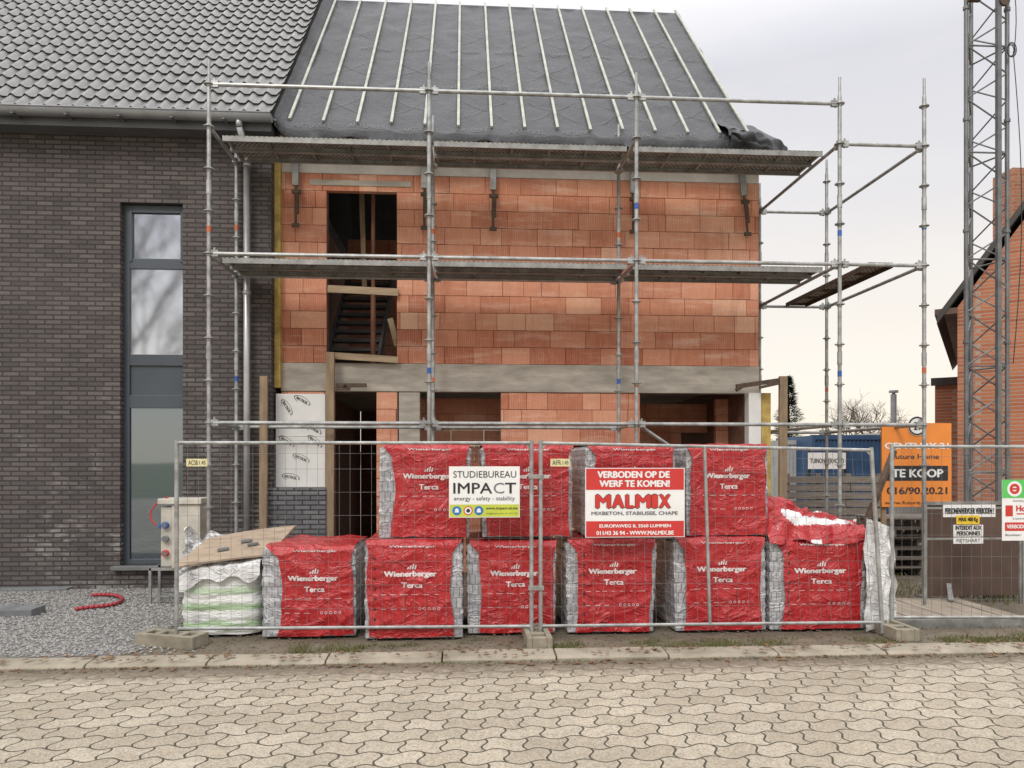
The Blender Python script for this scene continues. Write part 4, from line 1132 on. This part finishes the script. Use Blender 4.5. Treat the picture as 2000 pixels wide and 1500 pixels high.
for i in range(3): g.box(q[0][0], q[1][0], 7.35+i*0.4, 7.43+i*0.4, 0, 0.049, 1)
for sx in (0.25, 1.15): g.beam((q[0][0]+sx, 8.15, 0.10), (q[0][0]+sx+0.14, 8.40, 0.25), 0.05, 0.02, 1)
g.build('hoist_platform', [m_plyg, m_steel2], label='timber board hoist loading platform on ground', category='platform')
g = MB(); a1 = W(1706, 985, 7.6); a2 = W(1762, 880, 7.6); g.beam((a1[0], 7.6, a1[1]), (a2[0], 7.75, a2[1]), 0.05, 0.05)
a2 = W(1680, 1045, 7.6); g.beam((a1[0], 7.6, a1[1]), (a2[0], 7.6, a2[1]), 0.05, 0.05); g.cyl((a1[0], 7.6, 0), (a1[0], 7.6, a1[1]), 0.02)
g.build('raking_brace', m_rust, label='dark raking steel brace behind fence end', category='brace')

# ------------------------------------------------------------ electric cabinet
root = thing('electric_cabinet', 'cream site power cabinet on metal stand', 'power cabinet', (WX(352, 9.0), 9.1, 0))
cx0, cx1 = WX(314, 9.0), WX(392, 9.0); cz0, cz1 = WZ(350, 1108, 9.0), WZ(350, 985, 9.0)
g = MB(); g.box(cx0+0.13, cx1, 8.98, 9.3, cz0, cz1); g.box(cx0+0.0, cx0+0.128, 9.0, 9.28, cz0+0.01, cz1-0.03)
g.box(cx0-0.02, cx1+0.02, 8.95, 9.33, cz1+0.002, cz1+0.07); g.build('housing', m_cream, root, bevel=0.008)
g = MB()
for k, (dz, mi) in enumerate(((0.17, 0), (0.34, 2), (0.50, 1))):
    g.cyl((cx0+0.06, 9.0, cz0+dz), (cx0+0.06, 8.95, cz0+dz), 0.038, 16, m=mi); g.cyl((cx0+0.06, 8.952, cz0+dz), (cx0+0.06, 8.944, cz0+dz), 0.028, 14, m=3)
g.cyl((cx0+0.0, 9.1, cz0+0.5), (cx0-0.05, 9.1, cz0+0.47), 0.035, 12, m=1)
g.build('socket', [m_red, m_blue, m_zinc, m_grey], root)
g = MB()
for xx in (cx0-0.12, cx1-0.1):
    for yy in (9.0, 9.27): g.beam((xx, yy, 0), (xx, yy, cz0), 0.03, 0.03, up=(0, 1, 0))
for yy in (9.0, 9.27): g.beam((cx0-0.13, yy, cz0-0.02), (cx1, yy, cz0-0.02), 0.03, 0.03); g.beam((cx0-0.13, yy, 0.1), (cx1-0.1, yy, 0.1), 0.02, 0.02)
g.build('stand', m_steel2, root)
g = MB(); pts = [(cx0-0.04-0.07*math.sin(t/10*PI), 8.97, cz0+0.5+0.25*t/10) for t in range(11)]+[(cx0+0.1, 8.97, cz1+0.09)]
g.path(pts, 0.009, 6); g.build('cable', m_red, root)

# ------------------------------------------------------------ neighbour house (stands turned to the street)
NY = 14.5
xl = WX(1870, NY); ze = WZ(1870, 600, NY)
TA = math.radians(-36)
root = thing('neighbour_house', 'orange brick house with steep dark roof', 'house', (xl+4, NY+1, 0))
xr_ = xl+7.5; kk = 1.42; xm = (xl+xr_)/2; zm_ = ze+kk*(xm-xl)
g = MB()
g.v += [(xl, NY, 0), (xr_, NY, 0), (xr_, NY, ze), (xm, NY, zm_), (xl, NY, ze), (xl, NY+9, 0), (xr_, NY+9, 0), (xr_, NY+9, ze), (xm, NY+9, zm_), (xl, NY+9, ze)]
g.face([0, 1, 2, 3, 4]); g.face([5, 0, 4, 9]); g.face([1, 6, 7, 2]); g.face([9, 8, 7, 6, 5])
g.turn(xl, NY, TA)
xa_ = WX(1826, 17)
h2 = MB(); h2.box(xa_, xa_+2.5, 17, 20, 0, WZ(1840, 745, 17)); h2.turn(xa_, 17, TA)
k0 = len(g.v); g.v += h2.v
for f in h2.f: g.face([k0+i for i in f])
g.build('wall', m_nb, root)
g = MB(); ov = 0.36
for sgn, xe in ((-1, xl), (1, xr_)):
    p = Vector((xe+sgn*ov, 0, ze-ov*kk+0.36)); q = Vector((xm, 0, zm_+0.36))
    k = len(g.v)
    for y in (NY-0.12, NY+9.2):
        for pp in (p, q): g.v += [(pp.x, y, pp.z), (pp.x, y, pp.z-0.17)]
    for f in ((0, 2, 6, 4), (1, 5, 7, 3), (0, 1, 3, 2), (4, 6, 7, 5), (0, 4, 5, 1)): g.face([k+i for i in f])
g.turn(xl, NY, TA); g.build('roof', m_tiledk, root)
g = MB(); g.box(xl-0.40, xl-0.002, NY-0.1, NY+9, ze-0.14, ze-0.02); g.turn(xl, NY, TA)
g.build('eave_box', mat('brown fascia', (0.12, 0.07, 0.05), 0.6), root)
g = MB(); zz = WZ(1840, 752, 17); g.box(xa_-0.08, xa_+2.5, 16.92, 16.995, zz-0.02, zz+0.16); g.turn(xa_, 17, TA)
g.build('annex_fascia', m_tiledk, root)
g = MB(); q = W(2003, 360, 15.0); g.box(q[0]-0.28, q[0]+0.4, 15.0, 15.6, q[1]-1.6, q[1]+0.35); g.build('chimney', m_nb, root)

# ------------------------------------------------------------ background yard
def container(u0, u1, Y, h, mt, lab, d=2.4):
    x0, x1 = WX(u0, Y), WX(u1, Y)
    root = thing('storage_container', lab, 'container', ((x0+x1)/2, Y+d/2, 0))
    g = MB(); n = int((x1-x0)/0.12)*4
    def f(a, b):
        i = int(round(a*n)); ph = i % 4
        return (x0+0.08+(x1-x0-0.16)*a, Y+(0.0 if ph in (0, 1) else 0.035), 0.12+(h-0.24)*b)
    g.grid(f, n, 1); g.box(x0+0.02, x1-0.02, Y+0.05, Y+d, 0.05, h-0.02); g.build('body', mt, root)
    g = MB()
    for x in (x0, x1-0.1): g.box(x, x+0.1, Y-0.02, Y+0.1, 0, h)
    g.box(x0+0.1, x1-0.1, Y-0.02, Y+0.08, h-0.13, h-0.002); g.box(x0+0.1, x1-0.1, Y-0.02, Y+0.08, 0.0, 0.13); g.build('frame', mt, root)
    return x0, x1
container(1585, 1735, 20, 2.42, m_cont, 'blue corrugated steel storage container'); container(1520, 1580, 21, 2.3, m_contg, 'pale grey steel storage container')
container(1738, 1815, 22, 2.6, m_contg, 'grey site cabin with flue')
sign('yard_banner', 'white banner with dark lettering in the yard', 1578, 1652, 884, 916, 17.5, lambda T, B, D: T('TUINONDERHOUD', 0.05, 0.95, 0.35, 0.65, 0, 0.03), [m_black])
g = MB(); bx_ = WX(1580, 17.6)
for x in (bx_, WX(1650, 17.6)): g.beam((x, 17.6, 0), (x, 17.6, 1.95), 0.06, 0.06, up=(0, 1, 0))
g.build('banner_post', m_black, label='pair of dark posts holding yard banner', category='post')
g = MB(); fxp, fz = W(1760, 768, 22.0); g.cyl((fxp, 22.4, 2.6), (fxp, 22.4, fz), 0.09, 12); g.cyl((fxp, 22.4, fz+0.05), (fxp, 22.4, fz+0.12), 0.14, 12); g.cyl((fxp, 22.4, fz), (fxp, 22.4, fz+0.05), 0.05, 8)
g.build('flue_pipe', m_zinc, label='metal flue pipe with cap on cabin', category='flue')
x0, x1 = WX(1535, 14), WX(1725, 14)
root = thing('plank_fence', 'weathered grey horizontal plank fence', 'fence', ((x0+x1)/2, 14, 0))
g = MB()
for i in range(9):
    z = 0.03+i*0.155; x = x0
    while x < x1:
        L = R.uniform(0.7, 1.5); e = min(x1, x+L); g.box(x, e-0.01, 14+R.uniform(-0.015, 0.015), 14.04, z, z+0.13+R.uniform(-0.01, 0.006)); x += L
g.build('planks', m_gwood, root)
g = MB()
for i in range(4): xx = x0+0.05+i*(x1-x0-0.1)/3; g.box(xx-0.05, xx+0.05, 14.045, 14.13, 0, 1.45)
g.build('posts', m_gwood, root)
def pallet(cx, cy, z, mt=m_gwood):
    g = MB()
    for i in range(7): g.box(cx-0.6, cx+0.6, cy-0.4+i*0.125, cy-0.31+i*0.125, z+0.12, z+0.142)
    for yy in (-0.4, -0.05, 0.3):
        g.box(cx-0.6, cx+0.6, cy+yy, cy+yy+0.1, z, z+0.02)
        for xx in (-0.6, -0.07, 0.46): g.box(cx+xx, cx+xx+0.14, cy+yy, cy+yy+0.1, z+0.021, z+0.119)
    g.build('wooden_pallet', mt, label='weathered wooden pallet in a stack', category='pallet', group='stacked wooden pallets')
for i in range(6): pallet(WX(1775, 10.8)+R.uniform(-0.04, 0.04), 10.8+R.uniform(-0.04, 0.04), i*0.144)
for i in range(3): pallet(WX(1690, 12)+R.uniform(-0.04, 0.04), 12.2, i*0.144)
for i in range(4): pallet(WX(1560, 12.3)+R.uniform(-0.04, 0.04), 12.6, i*0.144)

# ------------------------------------------------------------ trees
def tree(name, lab, x, y, h, seed, spread=0.5, depth=6, r0=0.16):
    rr = random.Random(seed); tr = MB(); cr = MB()
    def grow(p, d, L, r, k):
        mb = tr if k < 2 else cr
        q = p+d*L; mid = p+d*L*0.5+Vector((rr.gauss(0, 0.03), rr.gauss(0, 0.03), 0))*L
        mb.cyl(p, mid, r, 6 if k < 3 else 4, r*0.86, cap=False); mb.cyl(mid, q, r*0.86, 6 if k < 3 else 4, r*0.7, cap=False)
        if k >= depth: return
        for i in range(3 if k < 5 else 2):
            nd = (d+Vector((rr.gauss(0, spread), rr.gauss(0, spread), rr.gauss(0.08, spread*0.6)))).normalized()
            grow(q if i else mid.lerp(q, 0.6), nd, L*rr.uniform(0.62, 0.86), r*0.62, k+1)
    grow(Vector((x, y, 0)), Vector((0, 0, 1)), h*0.26, r0, 0)
    root = thing(name, lab, 'tree', (x, y, 0)); tr.build('trunk', m_bark, root); cr.build('crown', m_bark, root)
tree('bare_tree', 'tall bare winter tree across the road', -13.2, -8.0, 13.5, 4, 0.42, 7, 0.20)
tree('bare_tree', 'small bare tree beyond the yard', WX(1705, 45), 45, 7.0, 5, 0.5, 7, 0.12)
tree('bare_tree', 'bare shrub like tree beyond the containers', WX(1660, 50), 50, 6.5, 9, 0.5, 7, 0.10)
cx, cy = WX(1540, 30), 30.0; hh = 5.2
root = thing('conifer_tree', 'dark narrow conifer beside the house', 'tree', (cx, cy, 0))
g = MB(); g.cyl((cx, cy, 0), (cx, cy, hh*0.95), 0.12, 8, 0.02); g.build('trunk', m_bark, root)
g = MB()
for i in range(5200):
    t = R.random()**0.8; z = 0.5+(hh-0.5)*t; rad = (1-t)**0.7*1.1*(0.65+0.45*math.sin(z*7+nz(z, 0, 0)*4)**2); an = R.uniform(0, 2*PI); rr = rad*R.uniform(0.3, 1)
    p = Vector((cx+rr*math.cos(an), cy+rr*math.sin(an), z-rr*0.15)); d = Vector((math.cos(an), math.sin(an), R.uniform(-0.3, 0.4)))*R.uniform(0.1, 0.22); s_ = Vector((-math.sin(an), math.cos(an), R.uniform(-0.4, 0.4)))*0.035
    g.poly([p-s_, p+s_, p+d])
g.build('crown', m_needle, root)
g = MB()
for i in range(9000):
    x = R.uniform(-40, 60); z = R.uniform(0, 2.6+1.2*nz(x*0.2, 0, 0)); p = Vector((x, 70+R.uniform(-1, 1), z)); s_ = R.uniform(0.15, 0.4)
    g.poly([p, p+Vector((s_, 0.1, R.uniform(-0.1, 0.2))), p+Vector((R.uniform(0, s_), 0, s_))])
g.build('far_hedge', m_needle, kind='stuff')

# ------------------------------------------------------------ world, sun, camera
w = bpy.data.worlds.new('World'); scene.world = w; w.use_nodes = True; nt = w.node_tree; nt.nodes.clear()
tc = nt.nodes.new('ShaderNodeTexCoord').outputs['Generated']
s = N(nt, 'ShaderNodeSeparateXYZ', {0: tc})
rp = nt.nodes.new('ShaderNodeValToRGB'); nt.links.new(s.outputs[2], rp.inputs[0]); e = rp.color_ramp.elements
e[0].position = 0.0; e[0].color = (1.0, 0.87, 0.70, 1); e[1].position = 1.0; e[1].color = (0.90, 0.90, 0.92, 1)
for p_, c_ in ((0.08, (1.0, 0.90, 0.76, 1)), (0.20, (0.93, 0.87, 0.80, 1)), (0.32, (0.81, 0.79, 0.80, 1)), (0.5, (0.72, 0.725, 0.775, 1))):
    x = e.new(p_); x.color = c_
n1 = NOI(nt, SC(nt, tc, (1.2, 1.2, 4.5)), 1.6, 5, 0.5)
cc = MIX(nt, MR(nt, n1, 0.4, 0.68, 0, 0.45), rp.outputs[0], (1.0, 0.95, 0.88))
st = MR(nt, s.outputs[2], 0.45, 0.9, 0.98, 2.8)
bg = N(nt, 'ShaderNodeBackground', {0: cc, 1: st})
sky = nt.nodes.new('ShaderNodeTexSky'); sky.sky_type = 'NISHITA'; sky.sun_disc = False
el, az = math.radians(42), math.radians(205)
sky.sun_elevation = el; sky.sun_rotation = az
bg2 = N(nt, 'ShaderNodeBackground', {0: sky.outputs[0], 1: 0.01})
ad = N(nt, 'ShaderNodeAddShader', {0: bg.outputs[0], 1: bg2.outputs[0]})
o = nt.nodes.new('ShaderNodeOutputWorld'); nt.links.new(ad.outputs[0], o.inputs[0])
sd_ = bpy.data.lights.new('sun', 'SUN'); sd_.energy = 1.5; sd_.angle = math.radians(18); sd_.color = (1, 0.95, 0.87)
so = bpy.data.objects.new('sun', sd_); COL.objects.link(so)
dirv = Vector((math.sin(az)*math.cos(el), math.cos(az)*math.cos(el), math.sin(el)))
so.rotation_euler = dirv.to_track_quat('Z', 'Y').to_euler()
cam = bpy.data.cameras.new('camera'); co = bpy.data.objects.new('camera', cam); COL.objects.link(co)
co.location = (0, 0, H); co.rotation_euler = (PI/2, 0, -TH); cam.lens = F/2000*36; cam.sensor_width = 36; cam.shift_y = 150/2000
cam.clip_end = 3000; cam.clip_start = 0.05
scene.camera = co
scene.view_settings.view_transform = 'Standard'
for ob in bpy.data.objects:
    if '_w' in ob: del ob['_w']
